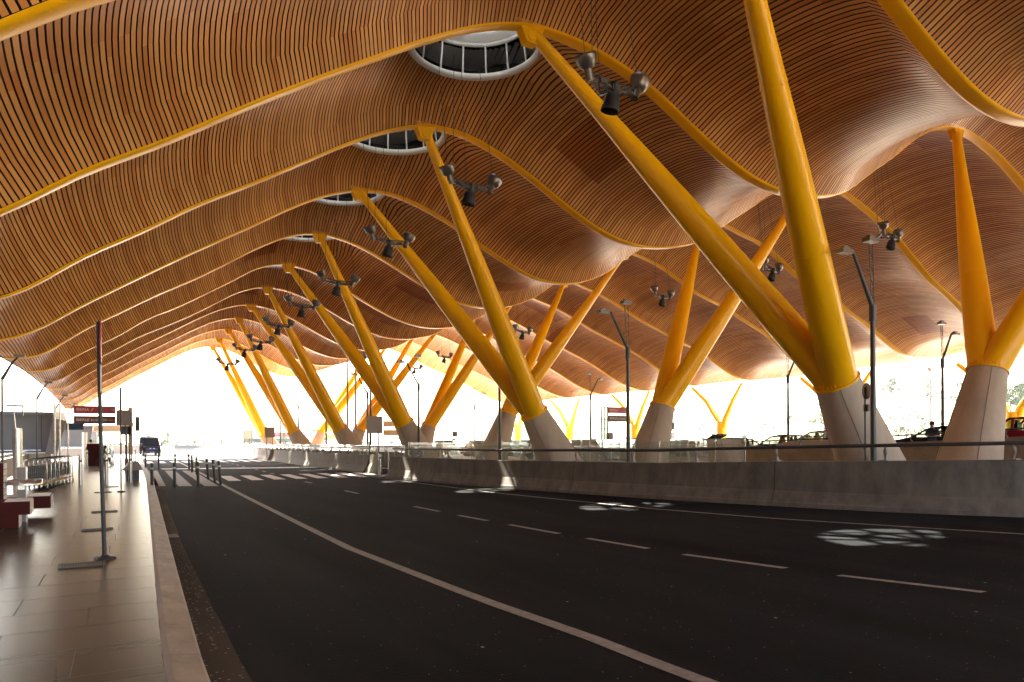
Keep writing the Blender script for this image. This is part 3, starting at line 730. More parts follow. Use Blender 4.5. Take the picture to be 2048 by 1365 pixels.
def steel_bollard(label):
    t=empty('steel_bollard',(0,0,0),0,label,'bollard','silver bollards')
    mb=MB(); mb.tube([(0,0,0),(0,0,.86)],.07,18)
    mb.add([(.07*math.cos(2*PI*j/18),.07*math.sin(2*PI*j/18),z) for z in (.93,) for j in range(18)],[])
    vs=[(.07*math.cos(2*PI*j/18),.07*math.sin(2*PI*j/18),.93) for j in range(18)]+[(.07*math.cos(2*PI*j/18),.07*math.sin(2*PI*j/18),1.10-.05*math.cos(2*PI*j/18)) for j in range(18)]
    mb.add(vs,[(j,(j+1)%18,18+(j+1)%18,18+j) for j in range(18)]+[tuple(range(18,36))],0)
    mb.build('post',M_steel,t)
    mb=MB(); mb.tube([(0,0,.855),(0,0,.935)],.062,18); mb.build('band',M_dark,t)
    return t
SBL=[(-.17,31.9,.15,'silver bollard on the pavement beside the luggage trolleys'),(.68,31.7,.15,'silver bollard on the pavement behind the tall foreground pole'),(1.54,32.7,.15,'silver bollard in front of the house shaped grey bin'),(.08,54.5,.15,'small silver bollard beside the dark red counter'),(3.35,64.5,.15,'silver bollard by the kerb behind the house shaped bin'),(12.6,34.6,.0,'silver bollard in the gap between the barriers')]
ps=steel_bollard(SBL[0][3]); ps.location=(SBL[0][0],SBL[0][1],.15)
for x,y,z,l in SBL[1:]: repeat(ps,(x,y,z),0,l)
# ------------------------------------------------------------------ hanging lamp clusters
def cluster():
    t=empty('hanging_lamp_cluster',(0,0,0),0,'cluster','lamp')
    def bowl(p,tilt,r=.26,h=.31,up=True,m=M_alu):
        M=Matrix.Rotation(tilt[0],4,'X')@Matrix.Rotation(tilt[1],4,'Y')
        mb=MB(); s=1 if up else -1
        mb.lathe(p,[(.11,0),(.16,s*.03),(.235*r/.29,s*h*.35),(r*.96,s*h*.8),(r,s*h),(r*.97,s*h),(r*.92,s*h*.78),(.21*r/.29,s*h*.38),(.001,s*.06)],20,M=M)
        mb.tube([Vector(p)-(M@Vector((0,0,s*.25))),Vector(p)+(M@Vector((0,0,s*.02)))],.095,14)
        return mb.build('lamp_bowl',m,t)
    bowl((-.74,0,.12),(R(8),R(-22))); bowl((.74,.05,.0),(R(-6),R(24)))
    bowl((-.05,-.05,-.30),(R(10),R(8)),.22,.42,False,M_black)
    mb=MB()
    A=(-.8,0,-.02);B_=(.8,.05,-.10);C=(.0,-.1,-.22);D=(.1,.65,.0)
    def rod(a,b,r=.022): mb.tube([a,b],r,6)
    for (p,q) in ((A,C),(B_,C),(A,D),(B_,D),(C,D)):
        a=Vector(p);b=Vector(q)
        rod(a,b,.028); o=Vector((0,0,.16)); rod(a+o*.6,b+o,.016)
        n=5
        for i in range(n):
            f0,f1=i/n,(i+.5)/n
            rod(a.lerp(b,f0),a.lerp(b,f1)+o,.01); rod(a.lerp(b,f1)+o,a.lerp(b,(i+1)/n),.01)
    mb.box((0,-.05,-.18),(.26,.18,.12)); mb.box((-.35,-.05,-.10),(.2,.12,.1)); mb.box((.4,.0,-.14),(.2,.12,.1))
    mb.build('truss',M_lampgrey,t)
    mb=MB()
    for (p,q) in (((-.8,0,.2),(-1.0,.3,4.1)),((.8,.05,.1),(.55,.6,4.1)),((.1,.65,0),(.05,.9,4.1)),((-.62,0,.35),(-.45,.3,4.1))):
        mb.tube([p,q],.009,5)
    mb.build('suspension_cable',M_dark,t)
    return t
pc=cluster(); pc.location=(10.7,13.54,10.1)
pc['label']='largest hanging cluster of three lamps, in front of the nearest slanting yellow arm'; pc['group']='hanging lamp clusters'
CLN=['second','third','fourth','fifth','sixth','seventh','eighth','ninth']
for i,(x,y,z) in enumerate([(10.6,20.64,9.9),(10.55,27.7,9.8),(10.6,34.8,9.5),(10.7,41.9,9.5),(10.95,49.0,9.4),(11.25,56.1,9.2),(11.4,63.2,9.4),(11.2,70.3,8.9)]):
    repeat(pc,(x,y,z),R(random.uniform(-8,8)),'%s hanging lamp cluster in the line over the road, counted from the camera'%CLN[i])
for x,y,z,l in [(32.7,20.64,11.3,'hanging lamp cluster at upper right below the dark slatted valley'),(32.9,27.7,11.2,'hanging lamp cluster half hidden between two crossing yellow arms'),(31.3,34.8,10.8,'hanging lamp cluster alone against the slats above the twin red signs'),(31.4,52,10.8,'small hanging lamp cluster behind the second column\'s arms'),(31.5,67.5,10.3,'small hanging lamp cluster between far arms at mid height'),(31.4,75,9.8,'farthest small hanging lamp cluster against the white sky')]:
    repeat(pc,(x,y,z),R(random.uniform(-10,10)),l)
# ------------------------------------------------------------------ lamp posts with twin arms
def lamp_post(label,flip=1,group='tall lamp posts with twin arms'):
    t=empty('lamp_post',(0,0,0),0,label,'lamp post',group)
    mb=MB(); mb.tube([(0,0,0),(0,0,2.6),(0,0,5.0)],[.085,.075,.055],12); mb.tube([(0,0,4.75),(0,0,5.2)],.09,12); mb.build('pole',M_lampgrey,t)
    f=flip
    a0=Vector((-.03*f,0,5.15)); a1=Vector((-.78*f,0,6.42)); a2=Vector((-.98*f,0,6.50))
    mb=MB(); mb.tube([a0,a1,a2],[.06,.045,.04],8); mb.build('solid_arm',M_lampgrey,t)
    mb=MB(); b0=Vector((.02,0,5.15)); b1=Vector((-.06,0,6.75))
    for s in (-.06,.06): mb.tube([b0+Vector((s,0,0)),b1+Vector((s*1.4,0,0))],.013,6)
    for i in range(9):
        q=b0.lerp(b1,i/9); r=b0.lerp(b1,(i+1)/9); sg=1 if i%2 else -1
        mb.tube([q+Vector((sg*.065,0,0)),r-Vector((sg*.075,0,0))],.009,5)
    mb.build('truss_arm',M_lampgrey,t)
    for c in ((-1.12*f,0,6.42),(-.06,0,6.84)):
        mb=MB(); mb.box(c,(.40,.22,.10)); mb.box((c[0],c[1],c[2]+.10),(.2,.12,.06)); mb.build('lamp_head',M_alu,t)
    return t
pl=lamp_post('tall lamp post with twin arms in front of the nearest concrete foot'); pl.location=(17.55,11.6,.0)
for (x,y,l) in [(17.5,21.4,'tall lamp post in front of the twin red signs'),(17.5,31.2,'tall lamp post left of the second concrete foot'),(17.4,41,'tall lamp post against the white sky beside the third forked column'),(17.3,50,'fifth tall lamp post along the barrier'),(17.2,60,'sixth tall lamp post along the barrier'),(17.4,70,'seventh tall lamp post along the barrier'),(18,80,'eighth tall lamp post along the barrier'),(19,92,'tall lamp post beyond the middle square panel'),(19.6,104,'tall lamp post beyond the farthest square panel')]:
    repeat(pl,(x,y,0),0,l)
pl2=lamp_post('tall lamp post with mirrored arms before the rightmost concrete foot',-1,'tall lamp posts at the upper road'); pl2.location=(35,19.6,.3)
for (x,y,l) in [(35,28.4,'tall lamp post with mirrored arms above the silver estate car'),(35,47.5,'tall lamp post with mirrored arms left of the twin red signs'),(35,67.7,'farthest tall lamp post with mirrored arms, left of the second concrete foot')]:
    repeat(pl2,(x,y,.2),0,l)
# left-hand posts by the terminal
for i,(x,y,l) in enumerate([(-3.6,26,'dark lamp post at the left picture edge under the eave'),(-2.95,36.5,'dark lamp post reaching the eave left of the bridge end'),(-2.5,52,'second dark lamp post under the left eave'),(-1.95,66,'third dark lamp post under the left eave'),(-1.4,80,'fourth dark lamp post under the left eave')]):
    t=empty('eave_lamp_post',(x,y,.15),0,l,'lamp post','dark lamp posts under the left eave')
    mb=MB(); mb.tube([(0,0,0),(0,0,4.3)],[.045,.04],10); mb.build('pole',M_lampgrey,t)
    mb=MB(); mb.tube([(0,0,4.2),(.35,0,4.9),(.55,0,5.15)],[.07,.045,.035],8); mb.build('arm',M_dark,t)
    mb=MB(); mb.box((.6,0,5.2),(.4,.2,.12)); mb.build('lamp_head',M_alu,t)
# thin distant lamp posts on the right and floodlights
for i,(x,y,h,l) in enumerate([(61,44.5,6.3,'thin lamp post beyond the cars, left of the nearest concrete foot'),(60,34.6,7.2,'thin lamp post beyond the man at the parapet'),(61,57,5.9,'thin lamp post beside the slim yellow support'),(60,23,8.0,'thin lamp post at the right picture edge'),(62,95,6.5,'thin lamp post between the glass screens'),(60,125,7,'thin distant lamp post right of the third forked column'),(60,150,7.6,'thin distant lamp post above the parked vans')]):
    t=empty('thin_lamp_post',(x,y,-.02),0,l,'lamp post','thin lamp posts beyond the upper road')
    mb=MB(); mb.tube([(0,0,0),(0,0,h)],[.07,.05],8); mb.build('pole',M_signgrey,t)
    mb=MB(); mb.prism([(-.22,h+.35),(.22,h+.35),(.08,h),(-.08,h)],'y',-.12,.12); mb.build('lamp_head',M_signgrey,t)
for i,(x,y,h,l) in enumerate([(-13,110,10.5,'leftmost leaning street lamp beyond the terminal bridge'),(-11,118,9.8,'second street lamp beyond the terminal bridge'),(-8.2,118,8.6,'third street lamp beyond the terminal bridge'),(-5.5,125,8.0,'rightmost street lamp beyond the terminal bridge'),(24,165,15,'tall mast in the bright distance beyond the van'),(40,160,9,'slender street lamp beyond the farthest square panel'),(33,230,13,'far mast above the trees beyond the road end')]):
    t=empty('street_lamp',(x,y,0),0,l,'street lamp','distant street lamps')
    mb=MB(); mb.tube([(0,0,0),(0,0,h*.6),(.1,0,h)],[.09,.07,.05],8); mb.build('pole',M_signgrey,t)
    mb=MB(); mb.box((.25,0,h),(.8,.25,.14)); mb.build('lamp_head',M_signgrey,t)
# camera pole
t=empty('camera_pole',(17.0,48.5,0),0,'slim pole with a dome security camera hooked over its top','camera pole')
mb=MB(); mb.tube([(0,0,0),(0,0,7.6)],[.075,.06],10); mb.build('pole',M_dark,t)
mb=MB(); mb.tube([(0,0,7.5),(-.02,0,7.85),(-.2,0,8.0),(-.36,0,7.9)],.03,8); mb.build('bracket',M_dark,t)
mb=MB(); mb.lathe((-.36,0,7.6),[(.001,-.22),(.12,-.17),(.17,-.04),(.16,.1),(.1,.25),(.001,.28)],16); mb.build('dome_camera',M_signgrey,t)
# pair of tall plain masts in the middle distance
for (x,y,h,l) in [(26.3,100,14,'left mast of the plain pair under the far roof valley'),(26.9,98.5,14,'right mast of the plain pair under the far roof valley'),(22.2,70,9.5,'left of two plain masts beside the crossing yellow arms'),(22.75,69.2,9.3,'right of two plain masts beside the crossing yellow arms')]:
    mb=MB(); mb.tube([(x,y,0),(x,y,h*.5),(x,y,h)],[.12,.1,.08],10); mb.tube([(x,y,0),(x,y,.06)],.2,10); tag(mb.build('mast',M_signgrey),l,'mast','plain masts among the columns')
# ------------------------------------------------------------------ glass fences
def fence(pts,h,label,step=1.6,rails=True):
    t=empty('glass_fence',(pts[0][0],pts[0][1],.02),0,label,'fence','glass fences on the median'); o=pts[0]
    mg=MB(); mr=MB(); 
    for a,b in zip(pts[:-1],pts[1:]):
        L=math.dist(a,b); n=max(1,round(L/step))
        for i in range(n):
            f0,f1=(i+.04)/n,(i+.96)/n
            p=(a[0]+(b[0]-a[0])*f0-o[0],a[1]+(b[1]-a[1])*f0-o[1]); q=(a[0]+(b[0]-a[0])*f1-o[0],a[1]+(b[1]-a[1])*f1-o[1])
            mg.face([(p[0],p[1],.1),(q[0],q[1],.1),(q[0],q[1],h),(p[0],p[1],h)])
            s=(a[0]+(b[0]-a[0])*i/n-o[0],a[1]+(b[1]-a[1])*i/n-o[1])
            m=MB(); m.tube([(s[0],s[1],0),(s[0],s[1],h+.03)],.025,6); m.build('post',M_steel,t)
        mr.tube([(a[0]-o[0],a[1]-o[1],h-.28),(b[0]-o[0],b[1]-o[1],h-.28)],.02,6)
    mg.build('glass_pane',M_glass,t); mr.build('rail',M_steel,t)
fence([(15.6,38.8),(15.9,60),(17.4,92)],1.45,'glass fence behind the middle and short barriers')
fence([(15.6,38.2),(20.6,36.5),(21.6,22.6)],1.62,'glass fence behind the near barrier, around the second concrete foot')
fence([(26.6,24),(27,60)],1.72,'farther glass fence between the forked columns and the cars',1.9)
fence([(28.5,60),(30,100)],1.35,'distant glass fence in front of the upper road',2.2)
# bus-shelter like glass screens far right
for (x,y,w,l) in [(62,100,8,'tall framed glass screen left of the yellow forked support'),(62,84,7,'tall framed glass screen behind the slim lamp post')]:
    t=empty('glass_screen',(x,y,0),R(-35),l,'screen','tall framed glass screens')
    mb=MB(); mb.box((0,0,3.0),(w,.04,3.6)); mb.build('pane',M_glass,t)
    mb=MB()
    for s in (-.5,0,.5): mb.tube([(s*w,0,0),(s*w,0,5.2)],.06,6)
    for z in (1.2,4.8): mb.tube([(-w/2,0,z),(w/2,0,z)],.06,6)
    mb.build('frame',M_signgrey,t)
# ------------------------------------------------------------------ text helper
def text(s,size,loc,parent,m,name='lettering',rx=PI/2,rz=0,ext=.004,shear=0):
    cu=bpy.data.curves.new(name,'FONT'); cu.body=s; cu.size=size; cu.extrude=ext; cu.shear=shear; cu.resolution_u=2
    o=bpy.data.objects.new('tmp_text',cu); COL.objects.link(o)
    dg=bpy.context.evaluated_depsgraph_get(); me=bpy.data.meshes.new_from_object(o.evaluated_get(dg)); bpy.data.objects.remove(o)
    me.materials.clear(); me.materials.append(m)
    ob=bpy.data.objects.new(name,me); COL.objects.link(ob); ob.parent=parent; ob.location=loc; ob.rotation_euler=(rx,0,rz); return ob
def airline_sign(x,y,z,w,h,label,red,dark,gap):
    t=empty('hanging_sign',(x,y,0),0,label,'sign','twin red airline signs')
    for zz,m,s in ((z,red,'IBERIA'),(z-gap,dark,'IBERIA')):
        mb=MB(); mb.box((w/2,0,zz-h/2),(w,.10,h)); bd=mb.build('board',m,t,bevel=.01)
        text(s,h*.52,(.13*w/2.2,-.056,zz-h*.66),bd,M_signwhite)
        mb=MB(); bx=w*.40 if m is red else w*.31; k=h*.5
        mb.prism([(bx,zz-h*.72),(bx+k*.35,zz-h*.70),(bx+k*.75,zz-h*.22),(bx+k*.45,zz-h*.30),(bx+k*.2,zz-h*.5)],'y',-.062,-.05); mb.build('emblem',M_signgold,bd)
        if m is dark:
            text('BUSINESS',h*.44,(w*.40,-.056,zz-h*.66),bd,M_signwhite)
            text('Primera',h*.26,(w*.80,-.056,zz-h*.6),bd,M_signgold)
        else:
            mb=MB(); mb.lathe((w*.92,-.058,zz-h/2),[(.001,0),(h*.22,0),(h*.22,.01)],16,M=Matrix.Rotation(PI/2,4,'X')); mb.build('badge',M_signgrey,bd)
    return t
# left sign on its ladder frame
t=airline_sign(-.62,52,3.98,2.25,.47,'twin red and dark signs hanging over the left pavement behind the tall pole',M_signred,M_signdark,.62)
for px in (-.98,-.72,-.30):
    mb=MB(); mb.tube([(px+.0,.12,.15),(px,.12,4.1 if px<-.5 else 2.9)],.055,10); mb.tube([(px,.12,.15),(px,.12,.45)],.085,10); mb.build('post',M_steel,t)
mb=MB()
for z in (2.7,3.0,3.3,3.6,3.9,4.05): mb.tube([(-.98,.12,z),(-.1 if z>4 else -.72,.12,z)],.022,6)
mb.build('ladder_frame',M_steel,t)
mb=MB(); mb.box((.05,.35,2.72),(.9,.08,.42)); mb.build('blue_board',M_blue,t)
t=airline_sign(30.55,39.5,3.95,1.85,.42,'twin red signs on a ladder frame beyond the glass fence on the right',M_signred,M_signdark,.58)
for px in (-.42,-.16,.08):
    mb=MB(); mb.tube([(px,.12,0),(px,.12,4.0)],.05,8); mb.build('post',M_lampgrey,t)
mb=MB()
for z in (2.5,3.1,3.9): mb.tube([(-.42,.12,z),(.08,.12,z)],.022,6)
mb.build('ladder_frame',M_lampgrey,t)
mb=MB(); mb.box((.15,.0,1.95),(.34,.3,.52)); mb.build('control_box',M_signgrey,t)
# round striped sign on the right + blank one by the near lamp post
t=empty('round_sign',(31.6,36.4,0),R(40),'round striped sign above a small box, right of the twin red signs','sign')
mb=MB(); mb.lathe((0,0,3.25),[(.001,-.02),(.34,-.02),(.34,.02),(.001,.02)],24,M=Matrix.Rotation(PI/2,4,'X'),smooth=False); d_=mb.build('disc',M_signgrey,t)
mb=MB()
for i in (-1,0,1): mb.box((i*.16,-.03,3.25),(.06,.02,.5-.12*abs(i)))
mb.build('stripe',M_dark,t)
mb=MB(); mb.box((0,0,2.55),(.42,.16,.40)); mb.build('plate',M_signgrey,t); mb=MB(); mb.tube([(0,.05,0),(0,.05,3.3)],.03,8); mb.build('post',M_dark,t)
t=empty('round_sign',(17.95,12.05,0),R(60),'blank round sign and small plate seen edge on behind the nearest lamp post','sign')
mb=MB(); mb.lathe((0,0,3.0),[(.001,-.015),(.22,-.015),(.22,.015),(.001,.015)],24,M=Matrix.Rotation(PI/2,4,'X'),smooth=False); mb.build('disc',M_signgrey,t)
mb=MB(); mb.box((0,0,2.55),(.30,.03,.18)); mb.build('plate',M_signgrey,t); mb=MB(); mb.tube([(0,.04,0),(0,.04,3.1)],.025,8); mb.build('post',M_dark,t)
# pale direction boards in the distance
for (x,y,z,w,l) in [(29.5,75,3.55,3.6,'pale two-tier direction board beyond the third forked column'),(26.5,88,3.2,2.6,'small pale two-tier board beside the nearest square panel')]:
    t=empty('direction_board',(x,y,0),0,l,'sign','pale two-tier boards')
    for dz in (0,-.95):
        mb=MB(); mb.box((0,0,z+dz),(w,.08,.62)); mb.build('board',M_beige,t)
    mb=MB(); mb.tube([(0,.1,0),(0,.1,z+.2)],.06,8); mb.build('post',M_signgrey,t)
# ------------------------------------------------------------------ left pavement furniture
t=empty('tall_pole',(.22,11.5,.15),0,'tall dark foreground pole with two thin sign plates seen edge on','sign pole')
mb=MB(); mb.tube([(0,0,0),(-.03,0,1.2),(-.065,0,3.25)],[.028,.026,.025],12); mb.build('pole',M_dark,t)
mb=MB(); 
for j in range(14):
    a=2*PI*j/14+random.uniform(-.2,.2); r=random.uniform(.07,.15); mb.lathe((r*math.cos(a)*.8,r*math.sin(a)*.8,0),[(.045,0),(.035,.02),(.001,.03)],8)
mb.tube([(0,0,0),(0,0,.05)],[.10,.04],12); mb.build('crumbled_mortar_base',M_dark,t)
mb=MB(); mb.lathe((-.035,-.02,2.98),[(.001,-.008),(.30,-.008),(.30,.008),(.001,.008)],32,M=Matrix.Rotation(PI/2,4,'Y')@Matrix.Rotation(R(2),4,'X'),smooth=False); mb.build('round_plate',M_signred,t)
mb=MB(); mb.box((-.035,-.02,2.46),(.015,.42,.36)); mb.build('rectangular_plate',M_signwhite,t)
for o_ in t.children: pass
t=empty('slim_pole',(.98,26.6,.15),0,'slim dark pole with a small flat base on the pavement','pole')
mb=MB(); mb.tube([(0,0,0),(0,0,3.36)],.022,10); mb.tube([(0,0,2.55),(0,0,3.36)],.035,10); mb.build('pole',M_dark,t)
mb=MB(); mb.tube([(0,0,0),(0,0,.03)],[.13,.11],16); mb.build('base',M_dark,t)
for (x,y,h,l) in [(1.62,38.5,2.55,'dark thin post just right of the grey plate sign'),(1.9,44,2.45,'farther dark thin post beside the grey plate sign'),(2.15,47,2.4,'farthest dark thin post beside the grey plate sign')]:
    mb=MB(); mb.tube([(x,y,.15),(x,y,h)],.03,8); mb.tube([(x,y,.15),(x,y,.17)],.09,10); tag(mb.build('thin_post',M_dark),l,'post','dark thin posts near the kerb')
t=empty('plate_sign',(1.75,43.0,.15),0,'grey square plate sign mounted on a wide beige post','sign')
mb=MB(); mb.box((0,0,2.86),(.74,.05,.80)); mb.build('board',M_signgrey,t,bevel=.015)
mb=MB(); mb.box((.28,.1,1.75),(.19,.10,3.3)); mb.build('post',M_beige,t,bevel=.01)
mb=MB(); mb.box((.05,.08,2.2),(.5,.06,.45)); mb.build('lower_plate',M_dark,t)
mb=MB(); mb.box((.62,.3,2.55),(.2,.06,.75)); mb.build('side_plate',M_dark,t)
# benches (slatted blocks)
def slatted(mb,c,d,n,mi_end=1):
    """box whose right end and top show slats"""
    mb.box(c,d,0)
    h=d[2]
    for i in range(n):
        z=c[2]-h/2+h*(i+.5)/n
        mb.box((c[0]+d[0]/2+.004,c[1],z),(.02,d[1]*.98,h/n*.86),1)
t=empty('slatted_bench',(-2.05,16.8,.15),0,'dark red slatted bench block with a raised back and a cantilevered seat','bench')
mb=MB(); slatted(mb,(.46,0,.125),(1.0,.55,.25),3); mb.build('plinth',[M_red,M_cream],t)
mb=MB(); slatted(mb,(.62,.02,.375),(1.05,.85,.25),3)
for i in range(7): mb.box((.95,-.36+i*.12,.508),(.40,.085,.016),1)
mb.build('seat',[M_red,M_cream],t)
mb=MB(); slatted(mb,(.22,.75,.70),(.9,.6,1.0),8); mb.build('back_block',[M_red,M_cream],t)
mb=MB(); slatted(mb,(.84,2.6,.30),(1.1,1.1,.26),3)
for i in range(7): mb.box((1.15,2.15+i*.15,.438),(.44,.10,.016),1)
mb.build('far_seat',[M_red,M_cream],t)
# litter column with ring and lamp
t=empty('ashtray_column',(-1.12,17.75,.15),0,'grey post with a steel ring tray standing at the bench','ashtray')
mb=MB(); mb.box((0,0,.55),(.15,.12,1.1)); mb.build('post',M_signgrey,t,bevel=.006)
mb=MB(); mb.box((.085,.02,.55),(.03,.1,1.1)); mb.box((.0,-.07,.72),(.12,.01,.14)); mb.build('steel_edge',M_steel,t)
mb=MB(); mb.lathe((.06,.0,.80),[(.30,-.055),(.30,.055),(.285,.055),(.285,-.055)],28); mb.build('ring_tray',M_steel,t)
t=empty('steel_column',(-1.42,21.5,.15),0,'white lit steel column with a thin mast and small canopy behind the bench','column')
mb=MB(); mb.tube([(0,0,0),(-.02,0,1.95)],.105,20); mb.build('cylinder',M_steel,t)
mb=MB(); mb.tube([(-.05,0,1.95),(-.09,0,2.45)],.015,6); mb.build('mast',M_steel,t)
mb=MB(); mb.box((-.06,0,2.5),(.34,.25,.03)); mb.box((.10,0,2.38),(.02,.25,.25)); mb.build('canopy',M_dark,t)
mb=MB(); mb.tube([(-.0,-.11,.9),(0,-.12,.9)],.02,8); mb.build('knob',M_dark,t)
t=empty('steel_column',(-.05,61,.15),0,'far pale steel column with a thin mast beside the dark red counter','column')
mb=MB(); mb.tube([(0,0,0),(0,0,2.3)],.16,18); mb.build('cylinder',M_steel,t)
mb=MB(); mb.tube([(-.05,0,2.3),(-.08,0,2.85)],.018,6); mb.box((-.1,0,2.9),(.2,.15,.08)); mb.build('mast',M_dark,t)
# luggage trolleys nested in a row
def trolley():
    t=empty('luggage_trolley',(0,0,0),0,'t','trolley')
    w=.33
    mb=MB(); 
    for s in (-w,w):
        mb.tube([(s,-.32,.06),(s,-.34,.5),(s,-.36,.92),(s*.96,-.34,.99)],.016,8)
        mb.tube([(s,-.32,.12),(s*.8,.45,.12)],.016,8)
    mb.tube([(-w,-.35,.97),(-w*.7,-.37,1.02),(w*.7,-.37,1.02),(w,-.35,.97)],.02,8)
    mb.build('frame',M_steel,t)
    mb=MB()
    for i in range(11): x_=-w+.06+i*(2*w-.12)/10; mb.tube([(x_,-.31,.2),(x_,-.34,.85)],.006,5)
    for z in (.3,.6,.82): mb.tube([(-w,-.33,z),(w,-.33,z)],.008,5)
    mb.build('back_grid',M_steel,t)
    mb=MB(); mb.box((0,.06,.17),(.56,.7,.03)); mb.build('deck',M_ochre,t)
    mb=MB(); mb.box((0,-.36,1.03),(.5,.05,.05)); mb.build('handle',M_black,t)
    for (x_,y_) in ((-w,-.25),(w,-.25),(0,.42)):
        mb=MB(); mb.tube([(x_-.02,y_,.07),(x_+.02,y_,.07)],.07,12); mb.build('wheel',M_tyre,t)
    mb=MB(); mb.box((0,-.30,.55),(.50,.02,.5)); mb.build('back_panel',M_dark,t)
    return t
pt=trolley(); TRL=['front luggage trolley of the nested row, its yellow deck showing','second luggage trolley of the nested row','third luggage trolley of the nested row','fourth luggage trolley of the nested row','fifth luggage trolley of the nested row','sixth luggage trolley of the nested row','seventh luggage trolley of the nested row','rearmost luggage trolley of the nested row']
for i in range(8):
    loc=(-1.42+i*.095,29.6+i*.85,.15); o=pt if i==0 else copy_tree(pt)
    o.location=loc; o.rotation_euler=(0,0,R(-6)); o['label']=TRL[i]; o['group']='luggage trolleys in a nested row'
# grey bridge ends with a slanting fin
def bridge(x,y,sc_,label,lab2):
    t=empty('terminal_bridge',(x,y,0),0,label,'bridge','grey terminal bridges')
    mb=MB(); mb.box((-6.1,.5,2.4),(11.6,.6,2.6)); mb.box((-6.1,.1,3.62),(11.9,.5,.18)); mb.build('side_panel',M_greywall,t)
    mb=MB()
    for i in range(6): mb.box((-.9-i*2.1,.185,2.35),(.03,.02,2.4))
    mb.build('panel_joint',M_black,t)
    mb=MB(); mb.prism([(-.30,3.71),(.35,3.71),(.52,3.1),(-.05,1.0),(-.70,1.0),(-.30,3.1)],'y',-.15,.25); mb.build('slanting_fin',M_signgrey,t,bevel=.02)
    mb=MB(); mb.prism([(-.28,3.69),(.33,3.69),(.49,3.14),(-.12,3.3)],'y',-.165,-.151); mb.build('fin_cap',M_steel,t)
    mb=MB(); mb.box((-.1,-.16,2.2),(.34,.02,.5)); mb.build('notice',M_signgrey,t)
    mb=MB(); mb.box((-.12,-.162,1.85),(.34,.02,.09)); mb.build('green_strip',M_green,t)
    mb=MB(); mb.tube([(-11,-.3,1.25),(-.9,-.3,1.25)],.035,8); mb.build('handrail',M_steel,t)
    mb=MB(); mb.box((-6.1,.4,.6),(11.4,.3,.9)); mb.build('plinth',M_beige,t)
    return t
bridge(-1.55,56,1,'large grey terminal bridge end with a slanting fin and green strip','')
bridge(1.0,100,1,'smaller farther grey bridge end with a slanting fin behind the twin signs','')
t=empty('low_wall',(-3.3,40,.15),0,'low pale wall with a steel handrail behind the trolleys','wall')
mb=MB(); mb.box((0,0,.42),(.3,34,.84)); mb.build('wall',M_conc2,t)
mb=MB(); mb.tube([(.1,-17,1.05),(.1,17,1.05)],.03,8)
for i in range(12): mb.tube([(.0,-16+i*2.9,.84),(.1,-16+i*2.9,1.05)],.02,6)
mb.build('handrail',M_steel,t)
t=empty('dark_counter',(.55,57.2,.15),0,'dark red counter block on the pavement behind the bollards','counter')
mb=MB(); mb.box((-.05,0,.75),(.85,.7,1.5)); mb.build('body',M_red,t,bevel=.02)
mb=MB(); mb.box((.45,-.1,.95),(.14,.5,1.1)); mb.box((-.05,0,1.52),(.95,.8,.04)); mb.build('steel_edge',M_steel,t)
t=empty('house_shaped_bin',(1.72,35.0,.15),0,'grey bin with a pitched lid between the kerb and the silver bollard','bin')
mb=MB(); mb.box((0,0,.22),(.50,.5,.42)); mb.build('body',M_dark,t,bevel=.01)
mb=MB(); mb.prism([(-.40,.40),(.40,.40),(.20,.78),(-.10,.78)],'y',-.34,.34); mb.build('lid',M_signgrey,t,bevel=.01)
mb=MB(); mb.tube([(2.0,46.8,.15),(2.0,46.8,.78)],.09,16); mb.lathe((2.0,46.8,.78),[(.09,0),(.07,.05),(.001,.07)],16); tag(mb.build('short_red_post',M_signred),'short dark red post beside the thin dark posts','post')
# unseen terminal building on the left, placed and made tall to block light
t=empty('terminal_light_blocker',(-9.5,0,0),0,'unseen glazed terminal front left of the pavement, added to block light','building')
mb=MB(); mb.box((-10,0,10),(19,110,20)); mb.build('wall',M_greywall,t)
mb=MB(); mb.box((-.40,0,9.5),(.06,108,16.5)); mb.build('glazing',M_vglass0,t)
for i in range(37):
    mb=MB(); mb.box((-.30,-54+i*3,9.5),(.16,.12,16.7)); mb.build('mullion',M_steel,t)
mb=MB(); mb.box((-.2,0,18.6),(.6,110,.9)); mb.build('cornice',M_beige,t)
# far end porch
t=empty('entrance_porch',(2.3,90,.15),0,'beige flat-roofed porch on slim posts at the far end of the pavement','porch')
mb=MB(); mb.box((0.1,0,3.05),(3.4,4,.62)); mb.build('canopy',M_beige,t,bevel=.02)
mb=MB(); mb.box((1.6,-2.1,3.45),(1.1,.1,.5)); mb.build('sign_board',M_beige,t)
for i in range(5):
    mb=MB(); mb.tube([(-1.2+i*.34,1.0-.6*i,0),(-1.2+i*.34,1-.6*i,2.75)],.06,10); mb.build('post',M_steel,t)
mb=MB(); mb.box((-.6,0,1.3),(1.6,.03,2.2)); mb.build('glass_pane',M_glass,t)
t=empty('end_wall',(4.7,112.5,0),0,'low beige wall with a rail closing the far end of the pavement','wall')
mb=MB(); mb.box((0,0,.66),(5.2,.3,1.32)); mb.build('wall',M_beige,t,bevel=.02)
mb=MB(); mb.tube([(-2.6,0,1.62),(2.6,0,1.62)],.04,8)
for i in range(5): mb.tube([(-2.4+i*1.2,0,1.3),(-2.4+i*1.2,0,1.62)],.025,6)
mb.build('rail',M_steel,t)
